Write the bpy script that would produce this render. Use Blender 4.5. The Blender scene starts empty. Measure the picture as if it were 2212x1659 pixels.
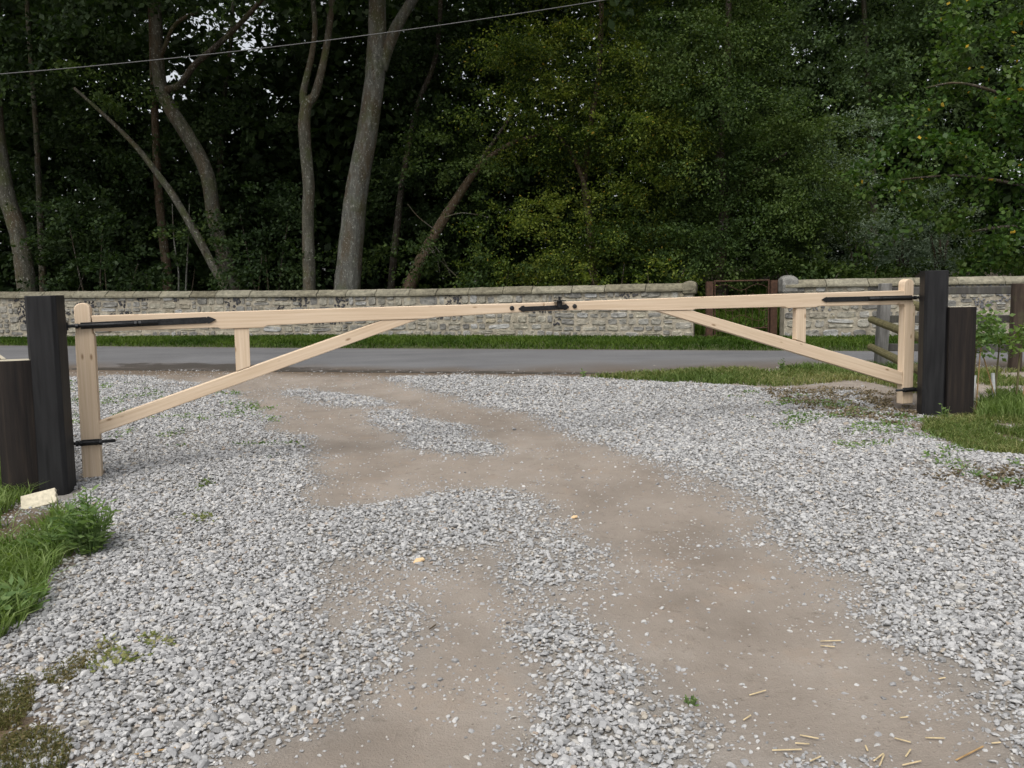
import bpy, bmesh, math, random
import numpy as np
from mathutils import Vector, Matrix
random.seed(7); rng = np.random.default_rng(11)
sc = bpy.context.scene
COL = sc.collection
rad = math.radians

# ------------------------------------------------------------------ camera
FPX = 1800.0; CXP, CYP = 1106.0, 829.5            # focal length and centre in the units of a 2212 x 1659 view
PITCH, ROLL, EYE, SLOPE = rad(6.56), rad(1.25), 1.6, 0.035
cam = bpy.data.cameras.new('camera'); cam_o = bpy.data.objects.new('camera', cam); COL.objects.link(cam_o)
cam.sensor_width = 36; cam.lens = FPX / 2212 * 36; cam.clip_start = 0.05; cam.clip_end = 2000
RM = Matrix.Rotation(math.pi / 2 - PITCH, 3, 'X') @ Matrix.Rotation(-ROLL, 3, 'Z')
cam_o.matrix_world = Matrix.Translation((0, 0, EYE)) @ RM.to_4x4()
sc.camera = cam_o
# ------------------------------------------------------------------ sky, sun, exposure
world = bpy.data.worlds.new('World'); sc.world = world; world.use_nodes = True
wn = world.node_tree; wn.nodes.clear()
sky = wn.nodes.new('ShaderNodeTexSky'); sky.sky_type = 'NISHITA'; sky.sun_disc = False
SUN_EL, SUN_AZ = rad(58), rad(205)                # azimuth from +Y, clockwise: behind the camera, to the left
sky.sun_elevation = SUN_EL; sky.sun_rotation = SUN_AZ; sky.air_density = 1.0; sky.dust_density = 4.0; sky.ozone_density = 1.0
hs = wn.nodes.new('ShaderNodeHueSaturation'); hs.inputs['Saturation'].default_value = 0.22
bgn = wn.nodes.new('ShaderNodeBackground'); bgn.inputs[1].default_value = 0.15
wo = wn.nodes.new('ShaderNodeOutputWorld')
wn.links.new(sky.outputs[0], hs.inputs['Color']); wn.links.new(hs.outputs[0], bgn.inputs[0]); wn.links.new(bgn.outputs[0], wo.inputs[0])
sun = bpy.data.lights.new('sun', 'SUN'); sun.energy = 1.3; sun.angle = rad(35); sun.color = (1, 0.965, 0.91)
sun_o = bpy.data.objects.new('sun', sun); COL.objects.link(sun_o); sun_o.location = (-8, -14, 24)
sd = Vector((math.sin(SUN_AZ) * math.cos(SUN_EL), math.cos(SUN_AZ) * math.cos(SUN_EL), math.sin(SUN_EL)))
sun_o.rotation_euler = sd.to_track_quat('Z', 'Y').to_euler()
sc.view_settings.view_transform = 'Standard'; sc.view_settings.look = 'None'
sc.view_settings.gamma = 1; sc.view_settings.use_curve_mapping = False
sc.view_settings.exposure = 0.48
sc.render.engine = 'CYCLES'
sc.cycles.max_bounces = 4; sc.cycles.diffuse_bounces = 2; sc.cycles.transmission_bounces = 2

# ------------------------------------------------------------------ helpers: where things stand
def ray(x, y): return RM @ Vector(((x - CXP) / FPX, (CYP - y) / FPX, -1))
EYEV = Vector((0, 0, EYE))
def gnd(x, y):                                     # the point of the sloping drive seen at x, y
    d = ray(x, y); return EYEV + d * (-EYE / (d.z - SLOPE * d.y))
def at(x, y, Y):                                   # the point at distance Y
    d = ray(x, y); return EYEV + d * (Y / d.y)
def lerp_poly(pts, x):
    xs = np.array([p[0] for p in pts]); ys = np.array([p[1] for p in pts]); return np.interp(x, xs, ys)
ROAD_FAR = [(-60, 30), (-30, 22.6), (-9.74, 17.45), (-4.47, 15.95), (-.87, 15.05), (3.1, 14.03), (5.9, 13.32), (12, 12.3), (30, 10), (60, 6)]
ROAD_NEAR = [(-60, 26), (-30, 18.9), (-6.6, 13.1), (-1.7, 12.0), (.9, 11.42), (3.2, 11.47), (4.8, 11.55), (8, 11.0), (14, 9.7), (30, 7), (60, 3)]
WALL_L = [(-17, 19.62), (-11.55, 18.86), (-7.1, 18.18), (-3.96, 17.67), (-1.7, 17.06), (1.6, 16.12), (3.42, 15.62)]
WALL_R = [(4.98, 15.19), (6.59, 15.0), (8.97, 14.7), (14, 14.1)]
WALL_ALL = [(-60, 26)] + WALL_L + WALL_R + [(60, 8)]
def vnoise(x, y, f, seed=0):                       # smooth value noise, 0..1
    x = np.asarray(x, float) * f + 1000; y = np.asarray(y, float) * f + 1000
    xi = np.floor(x).astype(np.int64); yi = np.floor(y).astype(np.int64); fx = x - xi; fy = y - yi
    fx = fx * fx * (3 - 2 * fx); fy = fy * fy * (3 - 2 * fy)
    def h(a, b):
        n = (a * 374761393 + b * 668265263 + seed * 974711) & 0x7fffffff
        n = ((n ^ (n >> 13)) * 1274126177) & 0x7fffffff
        return ((n ^ (n >> 16)) & 0xffff) / 65535.0
    return (h(xi, yi) * (1 - fx) + h(xi + 1, yi) * fx) * (1 - fy) + (h(xi, yi + 1) * (1 - fx) + h(xi + 1, yi + 1) * fx) * fy
def sstep(a, b, x):
    t = np.clip((np.asarray(x, float) - a) / (b - a), 0, 1); return t * t * (3 - 2 * t)
def inpoly(px, py, poly):
    px = np.asarray(px); py = np.asarray(py); r = np.zeros(px.shape, bool); n = len(poly)
    for i in range(n):
        x1, y1 = poly[i]; x2, y2 = poly[(i + 1) % n]
        if y1 == y2: continue
        c = ((y1 > py) != (y2 > py)) & (px < (x2 - x1) * (py - y1) / (y2 - y1) + x1); r ^= c
    return r
def wpoly(pts): return [tuple(gnd(*p).xy) for p in pts]

# patches of the drive, walked round on the ground
GRAVEL = [wpoly(p) for p in (
 [(-500,818),(150,814),(300,812),(420,830),(510,850),(560,888),(600,920),(640,960),(680,1000),(662,1050),(640,1090),(700,1105),(850,1092),(960,1062),(1060,1048),(1130,1075),(1210,1120),(1280,1155),(1292,1190),(1300,1240),(1255,1290),(1265,1350),(1330,1430),(1390,1530),(1480,1600),(1560,1659),(1700,1900),(1250,1900),(1185,1600),(1160,1500),(1140,1400),(1110,1320),(1080,1250),(1040,1185),(985,1135),(940,1190),(905,1245),(910,1310),(880,1390),(790,1455),(740,1510),(620,1560),(520,1620),(430,1659),(300,1800),(-900,1800),(-1500,1200)],
 [(735,814),(800,816),(903,838),(1003,868),(1076,887),(1179,894),(1220,934),(1315,960),(1370,990),(1455,1004),(1484,1048),(1560,1078),(1640,1120),(1672,1152),(1749,1192),(1825,1253),(1896,1299),(1918,1342),(1994,1397),(2071,1443),(2117,1529),(2178,1612),(2200,1680),(2300,1900),(3300,1900),(3300,1000),(2100,985),(2000,930),(1960,890),(1850,845),(1700,842),(1600,838),(1450,826),(1250,815),(1000,812)],
 [(600,835),(700,843),(830,863),(850,880),(700,877),(640,862)],
 [(775,892),(880,888),(960,913),(1060,950),(1092,970),(1050,987),(920,987),(855,967),(880,940),(795,912)])]
SPARSE = [wpoly(p) for p in (
 [(700,1180),(860,1190),(925,1215),(905,1300),(880,1390),(720,1470),(600,1440),(660,1300)],
 [(1690,1560),(1990,1570),(2130,1640),(2150,1720),(1650,1720)],
 [(1480,1010),(1600,1050),(1700,1130),(1560,1120)],
 [(1560,1080),(1780,1250),(1760,1290),(1500,1160)])]
SOIL = [wpoly(p) for p in (
 [(-400,1070),(90,1072),(150,1090),(200,1110),(225,1180),(130,1235),(85,1320),(0,1400),(-300,1480)],
 [(-400,1500),(0,1470),(90,1455),(160,1490),(120,1560),(155,1640),(60,1690),(-400,1720)],
 [(1660,838),(1800,838),(1950,850),(2000,890),(1990,935),(1900,915),(1760,900),(1680,870)],
 [(1960,1000),(2212,1015),(2600,1040),(2212,1085),(2040,1060),(1940,1030)],
 [(2040,905),(3000,905),(3000,985),(2212,985),(2100,975),(2000,935),(1990,915)],
 [(0,1395),(120,1380),(150,1420),(40,1450),(-200,1460)])]
def in_any(ps, x, y):
    r = np.zeros(np.shape(x), bool)
    for p in ps: r |= inpoly(x, y, p)
    return r
# soft masks on a fine ground raster
GX0, GX1, GY0, GY1, GS = -10.0, 11.0, .6, 13.4, .05
gxx = np.arange(GX0, GX1, GS); gyy = np.arange(GY0, GY1, GS); GXX, GYY = np.meshgrid(gxx, gyy)
wx = GXX + (vnoise(GXX, GYY, 3.1, 1) - .5) * .28 + (vnoise(GXX, GYY, 9, 2) - .5) * .10
wy = GYY + (vnoise(GXX, GYY, 3.1, 3) - .5) * .28 + (vnoise(GXX, GYY, 9, 4) - .5) * .10
def blur(m, k):
    m = m.astype(float)
    for ax in (0, 1):
        c = np.cumsum(np.concatenate([np.repeat(np.take(m, [0], ax), k + 1, ax), m, np.repeat(np.take(m, [-1], ax), k, ax)], ax), ax)
        n = m.shape[ax]; m = (np.take(c, range(2 * k + 1, 2 * k + 1 + n), ax) - np.take(c, range(0, n), ax)) / (2 * k + 1)
    return m
M_soil = blur(in_any(SOIL, wx, wy), 2)
M_grav = blur(in_any(GRAVEL, wx, wy), 4)
M_grav = sstep(.34, .66, M_grav + .03 + (vnoise(GXX, GYY, 4.5, 14) - .5) * .40 + (vnoise(GXX, GYY, 12, 15) - .5) * .55)
M_grav = np.where(blur(in_any(SPARSE, wx, wy), 2) > .5, np.minimum(M_grav, .0) + sstep(.40, .72, vnoise(GXX, GYY, 5, 5)) * .75, M_grav)
M_soil *= .35 + .65 * sstep(.3, .6, vnoise(GXX, GYY, 5, 12)); M_soil = np.where((GXX > 2) & (GYY > 5.2) & (GXX < 4.2), M_soil * .5, M_soil)
M_grav *= 1 - .95 * M_soil
M_thin = sstep(.62, .8, vnoise(GXX, GYY, 1.3, 8) * .6 + vnoise(GXX, GYY, 4, 9) * .4)   # worn thin spots
M_grav *= 1 - .35 * M_thin
def lookup(m, x, y):
    i = np.clip((np.asarray(x) - GX0) / GS, 0, len(gxx) - 1.001); j = np.clip((np.asarray(y) - GY0) / GS, 0, len(gyy) - 1.001)
    ii = i.astype(int); jj = j.astype(int); fi = i - ii; fj = j - jj
    v = (m[jj, ii] * (1 - fi) + m[jj, ii + 1] * fi) * (1 - fj) + (m[jj + 1, ii] * (1 - fi) + m[jj + 1, ii + 1] * fi) * fj
    return np.where((x < GX0) | (x > GX1) | (y < GY0) | (y > GY1), 0, v)
M_lift = blur(M_grav, 3)
def gz(x, y):                                      # height of the ground
    x = np.asarray(x, float); y = np.asarray(y, float)
    wy_ = lerp_poly(WALL_ALL, x)
    z = SLOPE * np.clip(y, -30, 40)
    back = y - wy_
    z = z + sstep(.5, 5.5, back) * (.30 + .85 * sstep(3.0, 7.5, x))
    near = 1 - sstep(-1.5, -.3, y - lerp_poly(ROAD_NEAR, x))
    z = z + near * ((vnoise(x, y, .9, 21) - .5) * .035 + (vnoise(x, y, 3.5, 22) - .5) * .014 + .020 * lookup(M_lift, x, y) - .010)
    z = z - .03 * sstep(.10, .45, y - lerp_poly(ROAD_NEAR, x)) * (1 - sstep(-.15, .3, y - lerp_poly(ROAD_FAR, x)))
    return z

# ------------------------------------------------------------------ helpers: meshes and objects
LOC = {}
def np_mesh(name, V, F, smooth=False):
    V = np.asarray(V, np.float32); me = bpy.data.meshes.new(name)
    if isinstance(F, np.ndarray):
        n, k = F.shape
        me.vertices.add(len(V)); me.vertices.foreach_set('co', V.ravel())
        me.loops.add(n * k); me.loops.foreach_set('vertex_index', F.astype(np.int32).ravel())
        me.polygons.add(n); me.polygons.foreach_set('loop_start', np.arange(0, n * k, k, dtype=np.int32))
        me.update(calc_edges=True)
    else:
        me.from_pydata([tuple(map(float, v)) for v in V], [], F); me.update()
    if smooth: me.polygons.foreach_set('use_smooth', np.ones(len(me.polygons), bool))
    return me
def obj(name, V, F, mat, parent=None, origin=None, smooth=False, attr=None):
    """one mesh object from world coordinates; its origin goes to the middle of its base"""
    V = np.asarray(V, float)
    if origin is None:
        lo, hi = V.min(0), V.max(0); origin = np.array([(lo[0] + hi[0]) / 2, (lo[1] + hi[1]) / 2, lo[2]])
    origin = np.asarray(origin, float)
    me = np_mesh(name, V - origin, F, smooth); me.materials.append(mat)
    if attr is not None:
        for an, (typ, data) in attr.items():
            a = me.attributes.new(an, typ, 'POINT')
            a.data.foreach_set('vector' if typ == 'FLOAT_VECTOR' else ('color' if typ == 'FLOAT_COLOR' else 'value'), np.asarray(data, np.float32).ravel())
    o = bpy.data.objects.new(name, me); COL.objects.link(o); LOC[o.name] = origin
    o.location = origin
    if parent is not None: o.parent = parent; o.location = origin - LOC[parent.name]
    return o
def thing(name, loc, label, cat, group=None):
    o = bpy.data.objects.new(name, None); COL.objects.link(o); o.empty_display_size = .2
    o.location = loc; LOC[o.name] = np.array(loc, float); return tag(o, label, cat, group)
def tag(o, label, cat, group=None, kind=None):
    if label: o['label'] = label
    if cat: o['category'] = cat
    if group: o['group'] = group
    if kind: o['kind'] = kind
    return o
class MB:
    """collects simple solids"""
    def __init__(s): s.v = []; s.f = []; s.g = []
    def add(s, V, F, G=None):
        b = len(s.v); s.v += [tuple(map(float, q)) for q in V]; s.f += [tuple(i + b for i in q) for q in F]
        s.g += [tuple(map(float, q)) for q in (G if G is not None else V)]; return s
    def prism(s, pts, o, u, w, n, t, off=0.0, grain=None):
        """polygon pts (a along u, b along w) on the plane through o, pushed t along n"""
        o, u, w, n = [np.asarray(q, float) for q in (o, u, w, n)]; m = len(pts)
        V = [o + u * a + w * b + n * off for a, b in pts] + [o + u * a + w * b + n * (off + t) for a, b in pts]
        F = [tuple(range(m)), tuple(range(2 * m - 1, m - 1, -1))] + [(i, i + m, (i + 1) % m + m, (i + 1) % m) for i in range(m)]
        G = None
        if grain is not None:
            ga = np.array(grain, float); ga /= np.linalg.norm(ga); gb = np.array([-ga[1], ga[0]])
            G = [(a * ga[0] + b * ga[1], a * gb[0] + b * gb[1], k * t) for k in (0, 1) for a, b in pts]
        return s.add(V, F, G)
    def box(s, c, x, y, z, sx, sy, sz, ch=0.0):
        c, x, y, z = [np.asarray(q, float) for q in (c, x, y, z)]
        if ch: pts = [(-sx/2+ch,-sy/2),(sx/2-ch,-sy/2),(sx/2,-sy/2+ch),(sx/2,sy/2-ch),(sx/2-ch,sy/2),(-sx/2+ch,sy/2),(-sx/2,sy/2-ch),(-sx/2,-sy/2+ch)]
        else: pts = [(-sx/2,-sy/2),(sx/2,-sy/2),(sx/2,sy/2),(-sx/2,sy/2)]
        return s.prism(pts, c - z * sz / 2, x, y, z, sz)
    def tube(s, P, Rr, n=8, cap=True, wob=0.0):
        P = [np.asarray(p, float) for p in P]; V = []; F = []
        if not hasattr(Rr, '__len__'): Rr = [Rr] * len(P)
        t0 = P[1] - P[0]; t0 /= np.linalg.norm(t0); a = np.array([0, 0, 1.]) if abs(t0[2]) < .9 else np.array([1., 0, 0])
        nx = np.cross(t0, a); nx /= np.linalg.norm(nx); L = 0; G = []
        for i, p in enumerate(P):
            t = P[min(i + 1, len(P) - 1)] - P[max(i - 1, 0)]; t /= np.linalg.norm(t)
            nx = nx - t * (nx @ t); nx /= np.linalg.norm(nx); ny = np.cross(t, nx)
            if i: L += np.linalg.norm(P[i] - P[i - 1])
            for k in range(n):
                an = 2 * math.pi * k / n; r = Rr[i] * (1 + wob * (random.random() - .5))
                V.append(p + nx * math.cos(an) * r + ny * math.sin(an) * r); G.append((L, k / n * 6.28 * Rr[i], 0))
        for i in range(len(P) - 1):
            for k in range(n):
                k2 = (k + 1) % n; F.append((i * n + k, i * n + k2, (i + 1) * n + k2, (i + 1) * n + k))
        if cap: F += [tuple(range(n - 1, -1, -1)), tuple(range((len(P) - 1) * n, len(P) * n))]
        return s.add(V, F, G)
    def make(s, name, mat, parent=None, smooth=False, origin=None):
        return obj(name, s.v, s.f, mat, parent, origin, smooth, {'grain': ('FLOAT_VECTOR', s.g)})
def bevel(o, w=.004, seg=2):
    m = o.modifiers.new('bevel', 'BEVEL'); m.width = w; m.segments = seg; m.limit_method = 'ANGLE'; m.angle_limit = rad(35); return o

# ------------------------------------------------------------------ materials
def NT(name):
    m = bpy.data.materials.new(name); m.use_nodes = True; nt = m.node_tree
    b = nt.nodes['Principled BSDF']; b.inputs['Specular IOR Level'].default_value = .25; return m, nt, b
def nd(nt, t, ins=None, **kw):
    n = nt.nodes.new(t)
    for k, v in kw.items(): setattr(n, k, v)
    for k, v in (ins or {}).items():
        if isinstance(v, bpy.types.NodeSocket): nt.links.new(v, n.inputs[k])
        else: n.inputs[k].default_value = v
    return n
def ramp(nt, fac, stops, interp='LINEAR'):
    r = nt.nodes.new('ShaderNodeValToRGB'); r.color_ramp.interpolation = interp; e = r.color_ramp.elements
    while len(e) < len(stops): e.new(.5)
    for i, (p, c) in enumerate(stops):
        e[i].position = p; e[i].color = tuple(c) + (1,) if hasattr(c, '__len__') else (c, c, c, 1)
    nt.links.new(fac, r.inputs[0]); return r.outputs[0]
def mix(nt, a, b, f, mode='MIX'):
    m = nt.nodes.new('ShaderNodeMix'); m.data_type = 'RGBA'; m.blend_type = mode
    for i, v in ((6, a), (7, b), (0, f)):
        if isinstance(v, bpy.types.NodeSocket): nt.links.new(v, m.inputs[i])
        else: m.inputs[i].default_value = (tuple(v) + (1,)) if hasattr(v, '__len__') else v
    return m.outputs[2]
def noise(nt, vec, scale, detail=4, rough=.55, dist=0.0):
    n = nd(nt, 'ShaderNodeTexNoise', {'Scale': scale, 'Detail': detail, 'Roughness': rough, 'Distortion': dist})
    if vec is not None: nt.links.new(vec, n.inputs['Vector'])
    return n.outputs['Fac']
def bump(nt, b, h, strength=.3, dist=.01):
    bn = nd(nt, 'ShaderNodeBump', {'Strength': strength, 'Distance': dist, 'Height': h}); nt.links.new(bn.outputs[0], b.inputs['Normal'])
def gpos(nt): return nd(nt, 'ShaderNodeNewGeometry').outputs['Position']
def scaled(nt, vec, s):
    return nd(nt, 'ShaderNodeMapping', {'Vector': vec, 'Scale': s}).outputs[0]

def m_oak():
    m, nt, b = NT('fresh_oak'); g = nd(nt, 'ShaderNodeAttribute', attribute_name='grain').outputs['Vector']
    oi = nd(nt, 'ShaderNodeObjectInfo').outputs['Random']
    off = nd(nt, 'ShaderNodeVectorMath', {0: g, 1: oi}, operation='ADD').outputs[0]
    st = noise(nt, scaled(nt, off, (1.4, 55, 55)), 1.0, 5, .6, .3)
    fine = noise(nt, scaled(nt, off, (9, 240, 240)), 1.0, 2, .6)
    c = ramp(nt, st, [(.28, (.50, .385, .265)), (.5, (.60, .475, .345)), (.74, (.68, .56, .43))])
    big = noise(nt, scaled(nt, off, (1.1, 5, 5)), 1.0, 3)
    c = mix(nt, c, (.55, .40, .265), nd(nt, 'ShaderNodeMath', {0: big, 1: .35}, operation='MULTIPLY').outputs[0])
    c = mix(nt, c, (.40, .27, .15), ramp(nt, fine, [(.62, 0), (.8, .35)]))
    vo = nd(nt, 'ShaderNodeTexVoronoi', {'Vector': scaled(nt, off, (4.2, 11, 11)), 'Scale': 1.0, 'Randomness': 1.0})
    c = mix(nt, c, (.20, .115, .055), ramp(nt, vo.outputs['Distance'], [(.05, .8), (.13, 0)]))
    nt.links.new(c, b.inputs['Base Color']); b.inputs['Roughness'].default_value = .72
    bump(nt, b, st, .12, .004); return m
def m_blackpost():
    m, nt, b = NT('black_paint'); p = gpos(nt)
    n = noise(nt, scaled(nt, p, (30, 30, 3)), 1, 4); s = noise(nt, p, 11, 6, .7)
    c = ramp(nt, n, [(.3, (.008, .008, .009)), (.7, (.017, .017, .018))])
    c = mix(nt, c, (.10, .095, .085), ramp(nt, s, [(.70, 0), (.76, .6)]))
    nt.links.new(c, b.inputs['Base Color']); nt.links.new(ramp(nt, n, [(.2, .38), (.8, .6)]), b.inputs['Roughness']); bump(nt, b, n, .25, .004); return m
def m_sleeper():
    m, nt, b = NT('creosoted_timber'); p = gpos(nt)
    n = noise(nt, scaled(nt, p, (26, 26, 1.6)), 1, 6, .65); s = noise(nt, p, 8, 6, .7)
    c = ramp(nt, n, [(.3, (.006, .005, .005)), (.55, (.016, .012, .010)), (.8, (.035, .025, .018))])
    c = mix(nt, c, (.16, .14, .11), ramp(nt, s, [(.71, 0), (.78, .7)]))
    nrm = nd(nt, 'ShaderNodeNewGeometry').outputs['Normal']; z = nd(nt, 'ShaderNodeSeparateXYZ', {0: nrm}).outputs[2]
    c = mix(nt, c, (.42, .38, .29), ramp(nt, z, [(.8, 0), (.95, 1)]))        # sawn pale top end
    nt.links.new(c, b.inputs['Base Color']); b.inputs['Roughness'].default_value = .8; bump(nt, b, n, .6, .01); return m
def m_iron():
    m, nt, b = NT('black_iron'); n = noise(nt, gpos(nt), 60, 4)
    nt.links.new(ramp(nt, n, [(.3, (.012, .013, .014)), (.75, (.035, .036, .038))]), b.inputs['Base Color'])
    b.inputs['Roughness'].default_value = .48; b.inputs['Metallic'].default_value = .35; bump(nt, b, n, .15, .003); return m
def m_rust():
    m, nt, b = NT('rusty_iron'); n = noise(nt, gpos(nt), 22, 5)
    nt.links.new(ramp(nt, n, [(.3, (.035, .02, .014)), (.6, (.075, .04, .025)), (.8, (.11, .065, .045))]), b.inputs['Base Color']); b.inputs['Roughness'].default_value = .85; return m
def m_greywood(name, a, c2, c3):
    m, nt, b = NT(name); g = nd(nt, 'ShaderNodeAttribute', attribute_name='grain').outputs['Vector']
    n = noise(nt, scaled(nt, gpos(nt), (18, 18, 2.5)), 1, 6, .65)
    l = noise(nt, gpos(nt), 7, 4)
    c = ramp(nt, n, [(.25, a), (.55, c2), (.8, c3)])
    nt.links.new(mix(nt, c, (.10, .11, .05), ramp(nt, l, [(.55, 0), (.8, .5)])), b.inputs['Base Color']); b.inputs['Roughness'].default_value = .9; bump(nt, b, n, .5, .008); return m
def m_stone(name, stops, lichen=.5, extra=(.32, .24, .08)):
    m, nt, b = NT(name); p = gpos(nt); oi = nd(nt, 'ShaderNodeObjectInfo').outputs['Random']
    c = ramp(nt, oi, stops)
    n = noise(nt, p, 14, 6, .65); n2 = noise(nt, p, 5, 5, .6); n3 = noise(nt, p, 45, 3, .6)
    c = mix(nt, c, ramp(nt, mix(nt, n, n2, .4), [(.34, .42), (.64, 1.55)]), .85, 'MULTIPLY')
    c = mix(nt, c, extra, ramp(nt, n2, [(.60, 0), (.76, lichen)]))
    c = mix(nt, c, (.045, .045, .042), ramp(nt, noise(nt, p, 21, 5, .7), [(.62, 0), (.70, .75)]))
    c = mix(nt, c, (.62, .61, .57), ramp(nt, noise(nt, p, 17, 5, .7), [(.66, 0), (.72, .55)]))
    nt.links.new(c, b.inputs['Base Color']); b.inputs['Roughness'].default_value = .92
    bump(nt, b, mix(nt, n, n3, .5), .7, .02); return m
def m_ground():
    m, nt, b = NT('drive_ground'); p = gpos(nt)
    a = nd(nt, 'ShaderNodeAttribute', attribute_name='cover')              # r gravel grit, g soil, b leaf litter under the trees
    sp = nd(nt, 'ShaderNodeSeparateColor', {0: a.outputs['Color']})
    n1 = noise(nt, p, 1.7, 6, .6); n2 = noise(nt, p, 13, 6, .65); n3 = noise(nt, p, 130, 3, .7)
    dirt = ramp(nt, n1, [(.3, (.20, .168, .138)), (.52, (.255, .218, .182)), (.72, (.31, .27, .23))])
    dirt = mix(nt, dirt, (.13, .10, .075), ramp(nt, n2, [(.58, 0), (.74, .40)]))
    dirt = mix(nt, dirt, (.42, .39, .35), ramp(nt, n3, [(.66, 0), (.74, .6)]))
    dirt = mix(nt, dirt, (.30, .23, .17), ramp(nt, noise(nt, p, 3.3, 5, .65), [(.55, 0), (.72, .45)]))
    dirt = mix(nt, dirt, (.055, .042, .030), ramp(nt, noise(nt, p, 46, 5, .75), [(.63, 0), (.69, .75)]))
    dirt = mix(nt, dirt, (.10, .078, .058), ramp(nt, noise(nt, p, 9, 5, .7), [(.60, 0), (.72, .5)]))
    grit = mix(nt, ramp(nt, n2, [(.3, (.15, .135, .115)), (.7, (.27, .26, .24))]), (.45, .45, .44), ramp(nt, n3, [(.55, 0), (.68, .7)]))
    soil = ramp(nt, n2, [(.3, (.05, .034, .02)), (.7, (.13, .09, .055))])
    litter = ramp(nt, n2, [(.3, (.02, .014, .008)), (.7, (.06, .042, .022))])
    c = mix(nt, dirt, grit, sp.outputs[0]); c = mix(nt, c, soil, sp.outputs[1]); c = mix(nt, c, litter, sp.outputs[2])
    nt.links.new(c, b.inputs['Base Color']); b.inputs['Roughness'].default_value = .93
    bump(nt, b, mix(nt, n2, mix(nt, n3, noise(nt, p, 46, 5, .75), .5), .6), .75, .03); return m
def m_gravel():
    m, nt, b = NT('limestone_gravel'); oi = nd(nt, 'ShaderNodeObjectInfo').outputs['Random']
    c = ramp(nt, oi, [(0, (.20, .198, .195)), (.2, (.29, .289, .288)), (.55, (.37, .368, .365)), (.90, (.46, .453, .44)), (.95, (.38, .345, .29)), (.975, (.29, .23, .18)), (1, (.56, .55, .52))])
    co = nd(nt, 'ShaderNodeTexCoord').outputs['Object']
    n = noise(nt, co, 1.3, 4, .6)
    nt.links.new(mix(nt, c, ramp(nt, n, [(.3, .72), (.7, 1.12)]), .9, 'MULTIPLY'), b.inputs['Base Color']); b.inputs['Roughness'].default_value = .85; return m
def m_road():
    m, nt, b = NT('lane_asphalt'); p = gpos(nt)
    w = nd(nt, 'ShaderNodeAttribute', attribute_name='wet').outputs['Fac']
    g = nd(nt, 'ShaderNodeAttribute', attribute_name='grit').outputs['Fac']
    n1 = noise(nt, scaled(nt, p, (.5, 1.6, 1)), 1.2, 5, .6); n3 = noise(nt, p, 70, 3, .7); n4 = noise(nt, p, 22, 4, .7)
    c = ramp(nt, n1, [(.3, (.105, .105, .108)), (.7, (.155, .155, .158))])
    c = mix(nt, c, (.30, .295, .285), ramp(nt, n3, [(.62, 0), (.72, .7)]))
    c = mix(nt, c, (.05, .05, .05), ramp(nt, n4, [(.60, 0), (.75, .5)]))
    c = mix(nt, c, (.11, .09, .072), g)
    wsum = nd(nt, 'ShaderNodeMath', {0: nd(nt, 'ShaderNodeMath', {0: noise(nt, scaled(nt, p, (1, 2.2, 1)), 2.2, 6, .65), 1: 2.2, 2: -1.1}, operation='MULTIPLY_ADD').outputs[0], 1: w}, operation='ADD').outputs[0]
    wf = ramp(nt, wsum, [(.42, 0), (.75, 1)])
    c = mix(nt, c, (.055, .048, .042), nd(nt, 'ShaderNodeMath', {0: wf, 1: .85}, operation='MULTIPLY').outputs[0])
    nt.links.new(c, b.inputs['Base Color']); nt.links.new(ramp(nt, wf, [(0, .9), (1, .42)]), b.inputs['Roughness']); bump(nt, b, n3, .5, .008); return m
def m_leaf(name, dark, mid, light, trans=.35, tcol=None, rough=.55, rare=None):
    m, nt, b = NT(name); geo = nd(nt, 'ShaderNodeNewGeometry'); r = geo.outputs['Random Per Island']
    n = ramp(nt, noise(nt, geo.outputs['Position'], .75, 3, .6), [(.33, 0.0), (.67, 1.0)])
    f = nd(nt, 'ShaderNodeMath', {0: nd(nt, 'ShaderNodeMath', {0: r, 1: .5}, operation='MULTIPLY').outputs[0], 1: nd(nt, 'ShaderNodeMath', {0: n, 1: .55}, operation='MULTIPLY').outputs[0]}, operation='ADD').outputs[0]
    c = ramp(nt, f, [(.22, dark), (.5, mid), (.8, light)])
    if rare:
        c = mix(nt, c, rare, ramp(nt, r, [(.988, 0), (.991, 1)]))
    b.inputs['Roughness'].default_value = rough; b.inputs['Specular IOR Level'].default_value = .15; nt.links.new(c, b.inputs['Base Color'])
    t = nd(nt, 'ShaderNodeBsdfTranslucent'); nt.links.new(mix(nt, c, (1.3, 1.5, .5), 1.0, 'MULTIPLY'), t.inputs['Color'])
    mx = nd(nt, 'ShaderNodeMixShader', {0: trans}); nt.links.new(b.outputs[0], mx.inputs[1]); nt.links.new(t.outputs[0], mx.inputs[2])
    nt.links.new(mx.outputs[0], nt.nodes['Material Output'].inputs['Surface']); return m
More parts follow.
